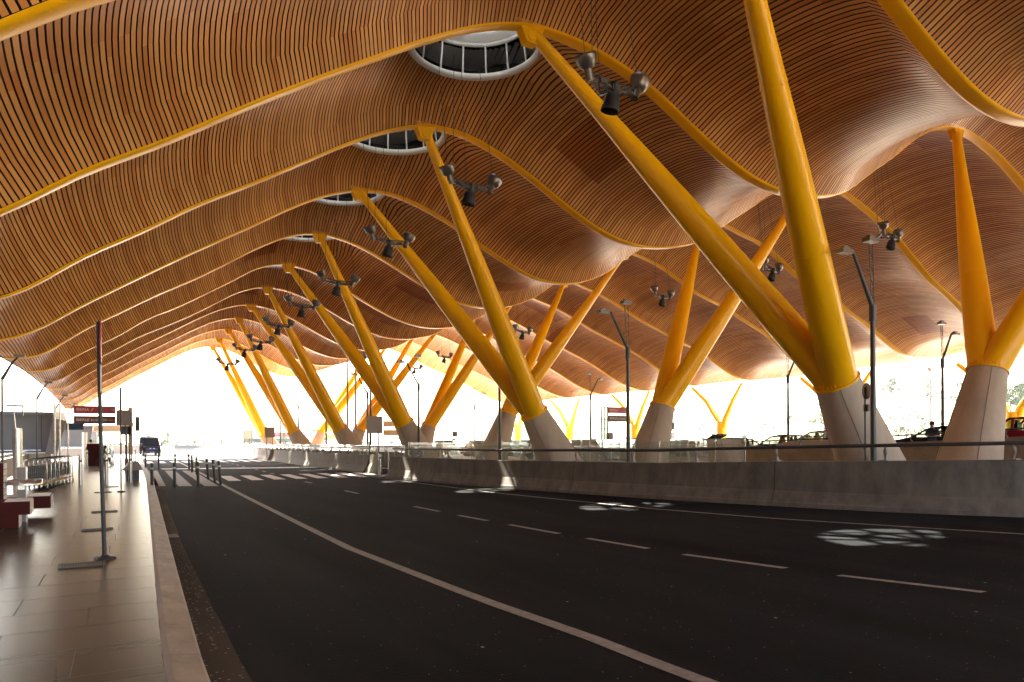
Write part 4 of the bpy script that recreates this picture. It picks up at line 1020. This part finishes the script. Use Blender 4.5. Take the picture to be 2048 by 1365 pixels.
# low glass screen by the seated person
t=empty('low_screen',(1.55,56,.15),R(-5),'low steel framed screen beside the seated person','screen')
mb=MB(); mb.box((0,0,.65),(.03,2.6,.7)); mb.build('pane',M_glass,t)
mb=MB()
for y in (-1.3,0,1.3): mb.tube([(0,y,0),(0,y,1.1)],.03,8)
mb.tube([(0,-1.3,1.1),(0,1.3,1.1)],.03,8); mb.build('frame',M_steel,t)
mb=MB(); mb.box((.85,56.3,.38),(.5,.5,.46)); tag(mb.build('stone_seat',M_red,None,bevel=.02),'dark block seat under the seated person','seat')
# drain grates in the pavement and gutter
for (x0,x1,y0,y1,l) in [(-.30,.22,10.85,11.22,'nearest wide floor grate at the foot of the tall pole'),(-.06,.42,15.2,15.5,'second floor grate in the pavement'),(.12,.62,19.0,19.35,'third floor grate in the pavement'),(.25,.70,26.4,26.8,'fourth floor grate by the slim pole'),(.55,1.0,29.5,29.9,'farthest floor grate before the silver bollards')]:
    t=empty('floor_grate',((x0+x1)/2,(y0+y1)/2,.154),0,l,'grate','floor grates in the pavement')
    w,d=x1-x0,y1-y0; mb=MB(); mb.box((0,0,0),(w,d,.004)); mb.build('pit_shade_plate',M_black,t)  # flat black plate paints the darkness below the grate
    mb=MB()
    for s in (-1,1): mb.box((s*w/2,0,.004),(.02,d+.02,.012)); mb.box((0,s*d/2,.004),(w-.021,.02,.012))
    for i in range(int(w/.03)): mb.box((-w/2+.02+i*.03,0,.004),(.012,d-.03,.008))
    mb.build('bars',M_graterim,t)
t=empty('gutter_grate',(1.36,14.8,.012),0,'small slotted drain grate in the gutter','grate')
mb=MB(); mb.box((0,0,0),(.22,.55,.006)); mb.build('pit_shade_plate',M_black,t)  # black plate in place of the shaded hollow under the slots
mb=MB()
for i in range(9): mb.box((-.10+i*.025,0,.007),(.010,.52,.006))
mb.build('bars',M_kerb,t)
# ------------------------------------------------------------------ van
M_navy=mat('van_navy_paint',(.004,.004,.0045),.9,spec=0); M_vglass=mat('van_dark_glass',(.005,.005,.006),.8,spec=0)
M_bluelight=mat('blue_lamp',(.02,.05,.8),.3,emit=((.05,.12,1),.3)); M_whitelight=mat('blue_white_lamp',(.3,.3,.9),.3,emit=((.12,.16,1),.5))
t=empty('police_van',(7.15,101.0,0),R(2),'dark van with blue roof lights and lit blue grille lamps facing the camera','van')
mb=MB(); prof=[(-0.0,.35),(.0,.95),(.12,1.12),(.75,1.28),(1.35,2.15),(1.75,2.32),(5.4,2.36),(5.5,.35)]
w0=.98
vs=[];fs=[]
for s in (-1,1):
    for (y_,z_) in prof:
        ww=w0 if z_<1.5 else w0-.13*(z_-1.5)/.85
        vs.append((s*ww,y_,z_))
n=len(prof)
fs=[tuple(range(n)),tuple(range(n,2*n))[::-1]]+[(i,n+i,n+(i+1)%n,(i+1)%n) for i in range(n)]
mb.add(vs,fs); body=mb.build('body',M_navy,t,bevel=.06)
mb=MB(); mb.face([(-.84,.80,1.33),(.84,.80,1.33),(.76,1.33,2.10),(-.76,1.33,2.10)]); o=mb.build('windscreen',M_vglass,t); o.location=(0,-.035,.02)
mb=MB(); mb.box((0,-.02,.82),(1.3,.05,.26)); mb.build('grille',M_black,t)
mb=MB(); mb.box((0,-.05,.45),(1.9,.14,.22)); mb.build('bumper',M_cloth_black,t,bevel=.03)
mb=MB(); mb.box((0,-.13,.45),(.52,.01,.12)); mb.build('number_plate',M_signgrey,t)
for s in (-1,1):
    mb=MB(); mb.box((s*.2,-.06,.93),(.12,.03,.08)); mb.build('grille_lamp',M_whitelight,t)
    mb=MB(); mb.box((s*.74,0.0,.86),(.32,.06,.24)); mb.build('headlight',M_vglass,t)
    mb=MB(); mb.box((s*1.12,.75,1.35),(.18,.1,.38)); mb.tube([(s*.95,.75,1.35),(s*1.1,.75,1.35)],.03,6); mb.build('wing_mirror',M_black,t,bevel=.02)
    mb=MB(); mb.box((s*.62,1.6,2.40),(.22,.3,.12)); mb.build('blue_light',M_bluelight,t,bevel=.02)
    for y_ in (1.0,4.5):
        mb=MB(); mb.tube([(s*.80,y_,.35),(s*1.0,y_,.35)],.35,20); wh=mb.build('wheel',M_tyre,t)
        mb=MB(); mb.tube([(s*.99,y_,.35),(s*1.01,y_,.35)],.19,14); mb.build('rim',M_alu,wh)
mb=MB(); mb.box((0,1.6,2.46),(.75,.4,.14)); mb.build('roof_unit',M_dark,t,bevel=.03)
# ------------------------------------------------------------------ cars on the upper road
def paint(name,c): return mat(name,c,.45,.0,spec=.15)
P_silver=paint('car_silver',(.42,.38,.33)); P_black=paint('car_black',(.012,.011,.012)); P_red=paint('car_red',(.20,.005,.02)); P_grey=paint('car_grey',(.09,.075,.068)); P_white=paint('car_white',(.6,.6,.58)); P_dkblue=paint('car_dark_blue',(.01,.013,.03))
CARP={ # side profile (y along length, z), cabin glass outline
 'estate':dict(L=4.5,low=[(0,.35),(-.02,.62),(.05,.80),(.95,.95),(1.25,1.0),(4.35,1.0),(4.5,.75),(4.45,.35)],roof=[(1.2,.98),(2.0,1.42),(2.6,1.50),(3.9,1.46),(4.38,.98)],pill=[1.95,2.95,3.75]),
 'sedan':dict(L=4.6,low=[(0,.32),(-.02,.55),(.05,.72),(1.05,.88),(3.75,.93),(4.5,.90),(4.6,.7),(4.55,.32)],roof=[(1.1,.88),(1.95,1.33),(2.6,1.41),(3.2,1.34),(3.95,.92)],pill=[1.9,2.75,3.25]),
 'hatch':dict(L=3.9,low=[(0,.33),(-.02,.6),(.05,.78),(.85,.95),(3.75,.98),(3.88,.75),(3.85,.33)],roof=[(.8,.94),(1.55,1.42),(2.2,1.52),(3.3,1.46),(3.8,.98)],pill=[1.5,2.35,3.15]),
}
def car(kind,P,loc,rz,label,rails=False,lift=False,scale=1):
    c=CARP[kind]; L=c['L']; loc=(loc[0],loc[1],loc[2]+(.12 if loc[1]<45 else 0)); t=empty('parked_car',loc,rz,label,'car','cars parked along the upper road'); t.scale=(scale,)*3
    W=.87
    mb=MB(); pr=[(y-L/2,z) for y,z in c['low']]; n=len(pr)
    vs=[(s*W,y,z) for s in (-1,1) for y,z in pr]; mb.add(vs,[tuple(range(n)),tuple(range(n,2*n))[::-1]]+[(i,n+i,n+(i+1)%n,(i+1)%n) for i in range(n)])
    mb.build('body',P,t,bevel=.05)
    rf=[(y-L/2,z) for y,z in c['roof']]
    def wz(z): return W-.02-.20*(z-.95)/.5
    # roof skin: upper three points
    mb=MB(); top=rf[1:4]
    pts=[]
    for (y,z) in top: pts.append((y,z,wz(z)))
    for (a,b) in zip(pts[:-1],pts[1:]):
        for (xa,xb,da,db) in ((-1,0,0,.03),(0,1,.03,0)):
            mb.face([(xa*a[2],a[0],a[1]+da),(xb*a[2],a[0],a[1]+db),(xb*b[2],b[0],b[1]+db),(xa*b[2],b[0],b[1]+da)])
            mb.face([(xa*a[2],a[0],a[1]+da-.06),(xb*a[2],a[0],a[1]+db-.06),(xb*b[2],b[0],b[1]+db-.06),(xa*b[2],b[0],b[1]+da-.06)])
    mb.build('roof',P,t)
    # pillars
    for s in (-1,1):
        mb=MB()
        for (a,b) in zip(rf[:-1],rf[1:]):
            mb.tube([(s*wz(a[1]),a[0],a[1]-.03),(s*wz(b[1]),b[0],b[1]-.03)],.045,6)
        for q in c['pill'][1:]:
            y=q-L/2
            zt=c['roof'][2][1]-.06
            mb.tube([(s*wz(.98),y-.06,.97),(s*wz(zt),y,zt)],.05,6)
        mb.build('pillars',P if kind!='sedan' else P_black,t)
    # glass
    mb=MB()
    for s in (-1,1):
        mb.face([(s*(wz(z)-.02),y,z-.02) for (y,z) in rf])
    a,b=rf[0],rf[1]; mb.face([(-wz(a[1]),a[0],a[1]),(wz(a[1]),a[0],a[1]),(wz(b[1]),b[0],b[1]),(-wz(b[1]),b[0],b[1])])
    if not lift: a,b=rf[-1],rf[-2]; mb.face([(-wz(a[1]),a[0],a[1]),(wz(a[1]),a[0],a[1]),(wz(b[1]),b[0],b[1]),(-wz(b[1]),b[0],b[1])])
    mb.build('windows',M_glassdark,t)
    mb=MB()
    for (x_,y_) in ((-.36,2.2),(.36,2.2),(-.36,3.1),(.36,3.1)): mb.box((x_,y_-L/2,1.0),(.42,.14,.5)); mb.box((x_,y_-L/2+.02,1.3),(.24,.1,.16))
    mb.build('seats',M_dark,t,bevel=.03)
    if rails:
        mb=MB()
        for s in (-1,1): mb.tube([(s*.62,rf[1][0]+.1,rf[1][1]+.05),(s*.62,rf[2][0],rf[2][1]+.10),(s*.62,rf[3][0],rf[3][1]+.07)],.02,6)
        for q in (.25,.8): 
            y=rf[1][0]+(rf[3][0]-rf[1][0])*q; mb.tube([(-.62,y,rf[2][1]+.1),(.62,y,rf[2][1]+.1)],.022,6)
        mb.build('roof_rails',M_dark,t)
    for s in (-1,1):
        for y_ in (.8,L-.85):
            mb=MB(); mb.tube([(s*.72,y_-L/2,.32),(s*.89,y_-L/2,.32)],.32,18); wh=mb.build('wheel',M_tyre,t); mb=MB(); mb.tube([(s*.88,y_-L/2,.32),(s*.90,y_-L/2,.32)],.19,12); mb.build('rim',M_alu,wh)
        mb=MB(); mb.box((s*1.0,rf[0][0]+.35,1.02),(.18,.1,.13)); mb.build('wing_mirror',P,t,bevel=.02)
        mb=MB(); mb.box((s*.68,-L/2-.0,.68),(.3,.08,.14)); mb.build('headlight',M_glassdark,t,bevel=.02)
        mb=MB(); mb.box((s*.70,L/2-.03,.82),(.2,.08,.2)); mb.build('tail_light',M_signred,t,bevel=.02)
    if lift:
        a=rf[-2]; mb=MB(); mb.add([(-.62,a[0],a[1]+.03),(.62,a[0],a[1]+.03),(.66,a[0]+.75,a[1]+.36),(-.66,a[0]+.75,a[1]+.36),(-.62,a[0],a[1]-.03),(.62,a[0],a[1]-.03),(.66,a[0]+.78,a[1]+.26),(-.66,a[0]+.78,a[1]+.26)],[(0,1,2,3),(7,6,5,4),(0,4,5,1),(1,5,6,2),(2,6,7,3),(3,7,4,0)]); mb.build('raised_tailgate',P,t)
    return t
car('hatch',P_red,(34.2,14.6,zr(14.6)),0,'red hatchback at the right picture edge',scale=1.06)
car('estate',P_black,(34.4,19.3,zr(19.5)),PI,'black estate car with roof rails behind the man at the parapet',rails=True)
car('estate',P_silver,(34.4,25.7,zr(25.5)),PI,'silver estate car with roof rails beside the nearest concrete foot',rails=True,scale=1.05)
car('hatch',P_grey,(36.9,30.3,zr(30)),PI,'small dark grey car just left of the silver estate')
car('sedan',P_black,(34.2,31.9,zr(32)),PI,'low black saloon with a curved roof right of the white kiosk')
car('hatch',P_black,(38.0,38.6,zr(38)),PI,'dark red-trimmed hatchback with its tailgate raised',lift=True)
car('sedan',P_grey,(34.2,37.4,zr(37)),PI,'grey saloon left of the white kiosk')
car('estate',P_dkblue,(34.4,42.3,zr(42)),PI,'dark estate half hidden by the second leaning foot',rails=True)
car('hatch',P_white,(34.3,48.0,zr(48)),PI,'white car behind the glass fence right of the second foot')
car('hatch',P_grey,(34.3,53.2,zr(53)),PI,'grey car seen through the glass behind the second concrete foot')
car('estate',P_black,(34.4,58.6,zr(58)),PI,'dark car with a flat roof left of the second concrete foot',rails=True)
car('sedan',P_black,(34.2,69.6,zr(69)),PI,'dark saloon beyond the glass between the second and third feet')
car('hatch',P_white,(34.2,75.8,zr(75)),PI,'pale hatchback below the two-tier direction board',scale=1.1)
car('hatch',P_white,(39,89,zr(85)),PI,'farthest pale car beyond the third concrete foot')
# white kiosk with plate
t=empty('ticket_pillar',(33.0,36.1,zr(36)),R(-30),'white steel pillar with a small tilted plate on top, among the cars','pillar')
mb=MB(); mb.box((0,0,1.0),(.62,.4,2.0)); mb.build('body',M_steel,t,bevel=.04)
mb=MB(); mb.box((.1,0,2.45),(.40,.04,.46),M=Matrix.Rotation(R(5),4,'Y')); mb.tube([(.05,0,2.0),(.06,0,2.25)],.02,6); mb.build('plate',M_signgrey,t)
t=empty('ticket_pillar',(30.8,64,0),R(-30),'small white pillar with a plate beyond the third concrete foot','pillar')
mb=MB(); mb.box((0,0,.95),(.35,.25,1.9)); mb.build('body',M_steel,t,bevel=.03)
mb=MB(); mb.box((.1,0,2.35),(.5,.04,.5)); mb.tube([(.05,0,1.9),(.06,0,2.2)],.02,6); mb.build('plate',M_signgrey,t)
# ------------------------------------------------------------------ people
def person(name_loc,rz,label,J,mats,rad=None,hair=None,extra=None):
    """J: joints; body is grown by a skin modifier as one surface"""
    keys=['pelvis','spine','chest','neck','head0','head1','shL','elL','wrL','haL','shR','elR','wrR','haR','hipL','knL','anL','toL','hipR','knR','anR','toR']
    par={'spine':'pelvis','chest':'spine','neck':'chest','head0':'neck','head1':'head0','shL':'chest','elL':'shL','wrL':'elL','haL':'wrL','shR':'chest','elR':'shR','wrR':'elR','haR':'wrR','hipL':'pelvis','knL':'hipL','anL':'knL','toL':'anL','hipR':'pelvis','knR':'hipR','anR':'knR','toR':'anR'}
    rd=dict(pelvis=(.155,.12),spine=(.14,.105),chest=(.165,.115),neck=(.055,.055),head0=(.075,.085),head1=(.085,.10),shL=(.06,.06),elL=(.043,.043),wrL=(.028,.028),haL=(.032,.02),shR=(.06,.06),elR=(.043,.043),wrR=(.028,.028),haR=(.032,.02),hipL=(.092,.095),knL=(.06,.062),anL=(.042,.045),toL=(.045,.03),hipR=(.092,.095),knR=(.06,.062),anR=(.042,.045),toR=(.045,.03))
    vs=[J[k] for k in keys]; idx={k:i for i,k in enumerate(keys)}; es=[(idx[a],idx[b]) for a,b in par.items()]
    # fingers
    frad=[];
    for s in 'LR':
        h=Vector(J['ha'+s]); w=Vector(J['wr'+s]); d=(h-w).normalized(); sd=d.cross(Vector((0,0,1)))
        if sd.length<.1: sd=Vector((0,1,0))
        sd.normalize()
        for i,l in ((-1.5,.055),(-.5,.068),(.5,.064),(1.5,.05)):
            b=h+sd*i*.018+d*.02; m=b+d*l*.5+Vector((0,0,-.004)); e=b+d*l+Vector((0,0,-.014))
            k0=len(vs); vs+= [tuple(b),tuple(m),tuple(e)]; es+=[(idx['ha'+s],k0),(k0,k0+1),(k0+1,k0+2)]; frad+=[(.011,.011),(.0095,.0095),(.008,.008)]
        b=h-d*.03+sd*.03; e=b+sd*.03+d*.035; k0=len(vs); vs+=[tuple(b),tuple(e)]; es+=[(idx['wr'+s],k0),(k0,k0+1)]; frad+=[(.013,.013),(.010,.010)]
    me=bpy.data.meshes.new('body'); me.from_pydata(vs,es,[]); o=bpy.data.objects.new('tmp_body',me); COL.objects.link(o)
    md=o.modifiers.new('s','SKIN'); md.use_smooth_shade=True
    sv=me.skin_vertices[0].data
    for i,k in enumerate(keys): sv[i].radius=rd[k]; sv[i].use_root=(i==0)
    for i,r in enumerate(frad): sv[len(keys)+i].radius=r
    o.modifiers.new('u','SUBSURF').levels=2; o.modifiers['u'].render_levels=2
    dg=bpy.context.evaluated_depsgraph_get(); m2=bpy.data.meshes.new_from_object(o.evaluated_get(dg)); bpy.data.objects.remove(o)
    m2.name='person_body'
    m2.materials.clear()
    for m in mats: m2.materials.append(m)   # skin, top, trousers, shoe
    P={k:Vector(J[k]) for k in keys}
    segs=[('pelvis','spine',1),('spine','chest',1),('chest','neck',1),('neck','head0',0),('head0','head1',0),('shL','elL',1),('shR','elR',1),('elL','wrL',4),('elR','wrR',4),('wrL','haL',0),('wrR','haR',0),('pelvis','hipL',2),('pelvis','hipR',2),('hipL','knL',2),('hipR','knR',2),('knL','anL',2),('knR','anR',2),('anL','toL',3),('anR','toR',3)]
    long_sleeve=bool(extra and extra.get('long'))
    for p in m2.polygons:
        c=p.center; best=9;mi=1
        for a,b,m in segs:
            A,B_=P[a],P[b]; ab=B_-A; t_=max(0,min(1,(c-A).dot(ab)/ab.dot(ab))); dd=(c-(A+ab*t_)).length
            if dd<best: best=dd; mi=m
        if mi==4: mi=1 if long_sleeve else 0
        p.material_index=mi; p.use_smooth=True
    t=bpy.data.objects.new('person',m2); COL.objects.link(t); t.location=name_loc; t.rotation_euler=(0,0,rz); tag(t,label,'person')
    # head details: hair, face
    hd=(P['head0']+P['head1'])/2; ax=(P['head1']-P['head0']).normalized()
    mb=MB(); n=16
    Mh=ax.to_track_quat('Z','Y').to_matrix().to_4x4()
    mb.lathe(P['head1']+ax*.0-Vector((0,0,.0)),[(.098,-.05),(.105,-.0),(.10,.05),(.075,.095),(.04,.115),(.001,.12)],n,M=Mh)
    if hair=='bun': mb.lathe(P['head1']+ax*.15,[(.001,-.06),(.045,-.03),(.055,.01),(.035,.05),(.001,.06)],12,M=Mh)
    mb.build('hair',M_hair,t)
    f=Vector(J.get('face',(0,-1,0))).normalized(); sd=ax.cross(f).normalized()
    mb=MB(); nb=hd+f*.10
    mb.lathe(nb,[(.018,-.02),(.015,.0),(.008,.02),(.001,.03)],8,M=Mh); mb.build('nose',mats[0],t)
    mb=MB()
    for s in (-1,1): mb.lathe(hd+f*.092+sd*s*.033+ax*.028,[(.001,-.008),(.010,0),(.001,.008)],8,M=Mh)
    mb.build('eyes',M_black,t)
    mb=MB(); mb.tube([hd+f*.093-ax*.045-sd*.022,hd+f*.098-ax*.045,hd+f*.093-ax*.045+sd*.022],.005,6); mb.build('mouth',M_signdark,t)
    mb=MB()
    for s in (-1,1): mb.lathe(hd+sd*s*.092+ax*.0,[(.001,-.03),(.014,-.015),(.016,.01),(.001,.03)],8,M=Mh)
    mb.build('ears',mats[0],t)
    return t
ST_=dict(pelvis=(0,0,.95),spine=(0,0,1.12),chest=(0,0,1.34),neck=(0,0,1.50),head0=(0,-.01,1.58),head1=(0,-.01,1.68),
 shL=(-.19,0,1.40),elL=(-.25,.02,1.12),wrL=(-.24,-.06,.88),haL=(-.24,-.08,.80),shR=(.19,0,1.40),elR=(.25,.02,1.12),wrR=(.24,-.06,.88),haR=(.24,-.08,.80),
 hipL=(-.10,0,.88),knL=(-.11,-.02,.48),anL=(-.11,.01,.08),toL=(-.12,-.14,.035),hipR=(.10,0,.88),knR=(.11,-.02,.48),anR=(.11,.01,.08),toR=(.12,-.14,.035))
J=dict(ST_); J.update(chest=(0,-.10,1.32),neck=(0,-.17,1.47),head0=(.01,-.20,1.55),head1=(.01,-.21,1.65),shL=(-.19,-.13,1.37),shR=(.19,-.13,1.37),elL=(-.22,-.32,1.12),wrL=(-.05,-.48,1.09),haL=(.04,-.50,1.10),elR=(.24,-.36,1.12),wrR=(.10,-.52,1.10),haR=(.02,-.55,1.10),face=(0,-1,-.1))
person((31.95,18.35,zr(18.3)),R(-62),'man in a dark navy T-shirt leaning on the parapet rail',J,[M_skin,M_cloth_navy,M_denim,M_shoe])
J=dict(ST_); J.update(spine=(0,-.10,1.10),chest=(0,-.36,1.20),neck=(0,-.52,1.20),head0=(0,-.60,1.22),head1=(0,-.68,1.27),shL=(-.19,-.42,1.20),shR=(.19,-.42,1.20),elL=(-.22,-.50,.95),wrL=(-.18,-.66,.82),haL=(-.17,-.73,.80),elR=(.22,-.50,.95),wrR=(.18,-.66,.82),haR=(.17,-.73,.80),face=(0,-.6,-.8))
person((37.4,40.9,zr(41)),R(30),'person in a pale grey shirt bending over at the open tailgate',J,[M_skin,M_cloth_grey,M_denim,M_shoe])
J=dict(ST_); J.update(elL=(-.30,-.05,1.15),wrL=(-.12,-.22,1.12),haL=(-.04,-.25,1.12),elR=(.30,-.05,1.15),wrR=(.12,-.24,1.15),haR=(.04,-.27,1.16),face=(0,-1,0))
person((2.35,98.0,.15),R(175),'person in black with a hair bun standing at the far end of the pavement',J,[M_skin,M_cloth_black,M_cloth_black,M_shoe],hair='bun')
J=dict(pelvis=(0,0,.55),spine=(0,-.03,.73),chest=(0,-.10,.94),neck=(0,-.14,1.09),head0=(0,-.18,1.17),head1=(0,-.20,1.27),shL=(-.19,-.12,.99),elL=(-.25,-.20,.74),wrL=(-.16,-.42,.70),haL=(-.13,-.50,.71),shR=(.19,-.12,.99),elR=(.25,-.25,.76),wrR=(.20,-.45,.86),haR=(.18,-.50,.90),hipL=(-.10,-.04,.50),knL=(-.14,-.46,.50),anL=(-.13,-.52,.09),toL=(-.14,-.67,.04),hipR=(.10,-.04,.50),knR=(.13,-.46,.52),anR=(.13,-.60,.09),toR=(.14,-.75,.04),face=(0,-1,-.15))
person((.95,56.4,.15),R(75),'person in dark clothes sitting on the block seat beside the dark red counter',J,[M_skin,M_cloth_black,M_cloth_black,M_shoe],extra=dict(long=True))
J=dict(ST_)
person((.30,58.4,.15),R(20),'person whose dark head shows above the dark red counter',J,[M_skin,M_cloth_black,M_denim,M_shoe])
# ------------------------------------------------------------------ distance: hills, trees, structures
def hills(name,x0,x1,y0,y1,nx,ny,hf,m,label):
    mb=MB(); vs=[]
    for j in range(ny+1):
        for i in range(nx+1):
            x=x0+(x1-x0)*i/nx; y=y0+(y1-y0)*j/ny; vs.append((x,y,hf(x,y)))
    mb.add(vs,[(j*(nx+1)+i,j*(nx+1)+i+1,(j+1)*(nx+1)+i+1,(j+1)*(nx+1)+i) for j in range(ny) for i in range(nx)],0,smooth=True)
    return tag(mb.build(name,m),label,'hill',kind='structure')
def hr(x,y):
    f=max(0,min(1,(x-120)/240.)); f=f*f*(3-2*f)
    g=1-max(0,min(1,(y-600)/700.))*.75
    return -.5+f*g*(27+5*math.sin(x*.013+y*.009)+3*math.sin(y*.021)+2*math.sin(x*.05))
hills('hillside',70,900,-300,1500,50,90,hr,M_hill,'dry sunlit hillside beyond the upper road')
def hl(x,y):
    f=max(0,min(1,(y-700)/300.)); return -1+f*(13+4*math.sin(x*.01)+2.5*math.sin(x*.034+1))
hills('far_ridge',-900,900,650,1300,60,14,hl,M_hill,'low far ridge beyond the end of the road')
def tree(h,w,leafm,n,seed):
    r_=random.Random(seed); t=empty('tree',(0,0,0),0,'t','tree')
    mb=MB(); mb.tube([(0,0,0),(.05*h,0,h*.3),(0.02*h,.02*h,h*.6)],[.035*h,.026*h,.012*h],8)
    for k in range(5):
        a=r_.uniform(0,6.28); mb.tube([(.03*h,0,h*(.25+.06*k)),(w*.35*math.cos(a),w*.35*math.sin(a),h*(.5+.07*k))],[.014*h,.005*h],6)
    mb.build('trunk',M_bark,t)
    mb=MB(); cl=[(r_.gauss(0,.26)*w,r_.gauss(0,.26)*w,h*(.35+.6*r_.random()),r_.uniform(.12,.24)*w) for _ in range(16)]
    for i in range(n):
        c=r_.choice(cl); d=Vector((r_.gauss(0,1),r_.gauss(0,1),r_.gauss(0,.8))).normalized()*c[3]*r_.uniform(.5,1.1)
        p=Vector(c[:3])+d; s=r_.uniform(.02,.045)*h; u=Vector((r_.gauss(0,1),r_.gauss(0,1),r_.gauss(0,1))).normalized(); v=u.orthogonal().normalized()
        mb.face([p+u*s,p+v*s*.8,p-u*s*.6,p-v*s*.7],0)
    mb.build('crown',leafm,t); return t
tp=[tree(6,5,M_leaf,900,1),tree(5,6,M_leaf2,900,2),tree(8,5,M_leaf,1100,5)]
TP=[]
r_=random.Random(11)
words=['right picture edge','second forked support','man at the parapet','red hatchback','silver estate car']
for (px,Y,k,s) in [(130,92,0,1.1),(138,84,1,1.2),(150,74,2,1),(128,66,1,1.1),(145,60,0,1.2),(160,110,1,1.3),(175,130,2,1.2),(120,52,1,1),(135,47,0,1.1),(150,44,1,1.2),(118,39,1,1.1),(128,35,0,1.25),(140,34,1,1.3),(112,33,1,1),(200,95,0,1.3),(215,100,2,1.1),(225,110,0,1.2),(240,125,2,1.1),(260,150,0,1.4),(180,60,1,1.2),(190,52,0,1.3),(300,190,2,1.3),(310,180,0,1.4),(290,120,2,1.3),(210,170,1,1.2),(230,210,0,1.3)]:
    TP.append((px,Y,k,s,'bushy tree on the pale slope beyond the upper road','trees on the slope beyond the upper road'))
for (x,y,k,s) in [(22,250,2,.55),(30,255,1,.8),(36,238,1,.8),(46,250,0,.7),(60,262,2,.6),(66,240,2,.9),(78,255,1,1),(92,240,1,1),(100,246,1,1.3),(110,262,0,1),(70,300,0,.8),(16,262,1,1.1),(84,300,2,.7),(8,250,1,.7)]:
    TP.append((x,y,k,s,'bushy tree in the bright haze beyond the end of the road','trees beyond the end of the road'))
used=set()
for (x,y,k,s,l,g) in TP:
    o=tp[k] if k not in used else copy_tree(tp[k]); used.add(k)
    z=hr(x,y) if x>=70 and y<200 else -.1
    o.location=(x,y,z-.1); o.rotation_euler=(0,0,r_.uniform(0,6)); o.scale=(s*r_.uniform(.8,1.25),s,s*r_.uniform(.8,1.15)); o['label']=l; o['group']=g
# low scrub along the slope foot as one mass
mb=MB(); r_=random.Random(5)
for i in range(7000):
    if i%3: x=r_.uniform(95,330); y=r_.uniform(10,260); z=hr(x,y)
    else: x=r_.uniform(-20,160); y=r_.uniform(225,330); z=0
    cl=math.sin(x*.11+y*.07)+math.sin(x*.05-y*.12)
    if cl<.2: continue
    s=r_.uniform(.5,1.2); p=Vector((x,y,z+r_.uniform(0,1.3))); u=Vector((r_.gauss(0,1),r_.gauss(0,1),r_.gauss(0,.7))).normalized(); v=u.orthogonal().normalized()
    mb.face([p+u*s,p+v*s,p-u*s*.7,p-v*s*.6])
tag(mb.build('scrub',M_leaf2),'pale scrub covering the foot of the slope','bushes',kind='stuff')
# small red-roofed building and gantries in the distance
t=empty('distant_building',(62,290,0),0,'low distant building with a red band in the bright haze','building')
mb=MB(); mb.box((0,0,2.2),(26,8,4.4)); mb.build('wall',M_beige,t); mb=MB(); mb.box((2,-4.1,4.2),(14,.3,1.6)); mb.build('red_band',M_signred,t)
mb=MB()
mb.box((0,-4.05,2),(22,.12,1.4)); mb.build('window_band',M_vglass0,t)
for (x,y,l) in [(42,150,'left thin sign gantry frame hanging in the white sky'),(52,158,'right thin sign gantry frame in the white sky')]:
    t=empty('road_gantry',(x,y,0),0,l,'gantry','road sign gantries')
    mb=MB(); mb.tube([(-5,0,6.2),(5,0,6.2)],.12,6)
    for s in (-3.5,3.5): mb.tube([(s,0,5.3),(s,0,7.2)],.1,6)
    mb.tube([(5,0,0),(5,0,6.2)],.14,6); mb.build('frame',M_signgrey,t)
# ------------------------------------------------------------------ haze
mb=MB(); mb.box((0,0,39),(3100,3100,82)); hz=mb.build('haze',bpy.data.materials.new('haze_air')); tag(hz,'thin pale haze filling the air','haze',kind='stuff')
hm=hz.data.materials[0]; hm.use_nodes=True; hnt=hm.node_tree; hnt.nodes.remove(hnt.nodes['Principled BSDF'])
pv=hnt.nodes.new('ShaderNodeVolumePrincipled'); pv.inputs['Color'].default_value=(.95,.95,.95,1); pv.inputs['Density'].default_value=.0002
hnt.links.new(pv.outputs[0],hnt.nodes['Material Output'].inputs['Volume'])
# ------------------------------------------------------------------ camera
cam=bpy.data.cameras.new('camera'); co=bpy.data.objects.new('camera',cam); COL.objects.link(co)
cam.sensor_width=36; cam.lens=1462.8/2048*36; cam.shift_y=(880.3-682.5)/2048; cam.clip_end=6000; cam.clip_start=.05
co.matrix_world=Matrix.Translation((0,0,1.75))@Matrix.Rotation(-R(30.25),4,'Z')@Matrix.Rotation(PI/2,4,'X')@Matrix.Rotation(R(-.306),4,'Z')
sc.camera=co
# ------------------------------------------------------------------ light
sd=Vector((-1.65,12.2,14.8)).normalized()      # towards the sun
el=math.asin(sd.z); az=math.atan2(sd.x,sd.y)
w=bpy.data.worlds.new('World'); sc.world=w; w.use_nodes=True; nt=w.node_tree; bg=nt.nodes['Background']
sk=nt.nodes.new('ShaderNodeTexSky'); sk.sky_type='NISHITA'; sk.sun_disc=False; sk.sun_elevation=el; sk.sun_rotation=az; sk.dust_density=4; sk.air_density=1.2; sk.ozone_density=1
nt.links.new(sk.outputs[0],bg.inputs['Color']); bg.inputs['Strength'].default_value=.15
su=bpy.data.lights.new('sun','SUN'); su.energy=5; su.angle=R(.5); su.color=(1,.90,.76)
so=bpy.data.objects.new('sun',su); COL.objects.link(so); so.rotation_euler=sd.to_track_quat('Z','Y').to_euler(); so.location=(0,0,60)
sc.view_settings.view_transform='Standard'; sc.view_settings.look='None'; sc.view_settings.exposure=3.4; sc.view_settings.gamma=1
sc.render.engine='CYCLES'
cy=sc.cycles; cy.max_bounces=10; cy.diffuse_bounces=6; cy.glossy_bounces=4; cy.transparent_max_bounces=16; cy.sample_clamp_indirect=8
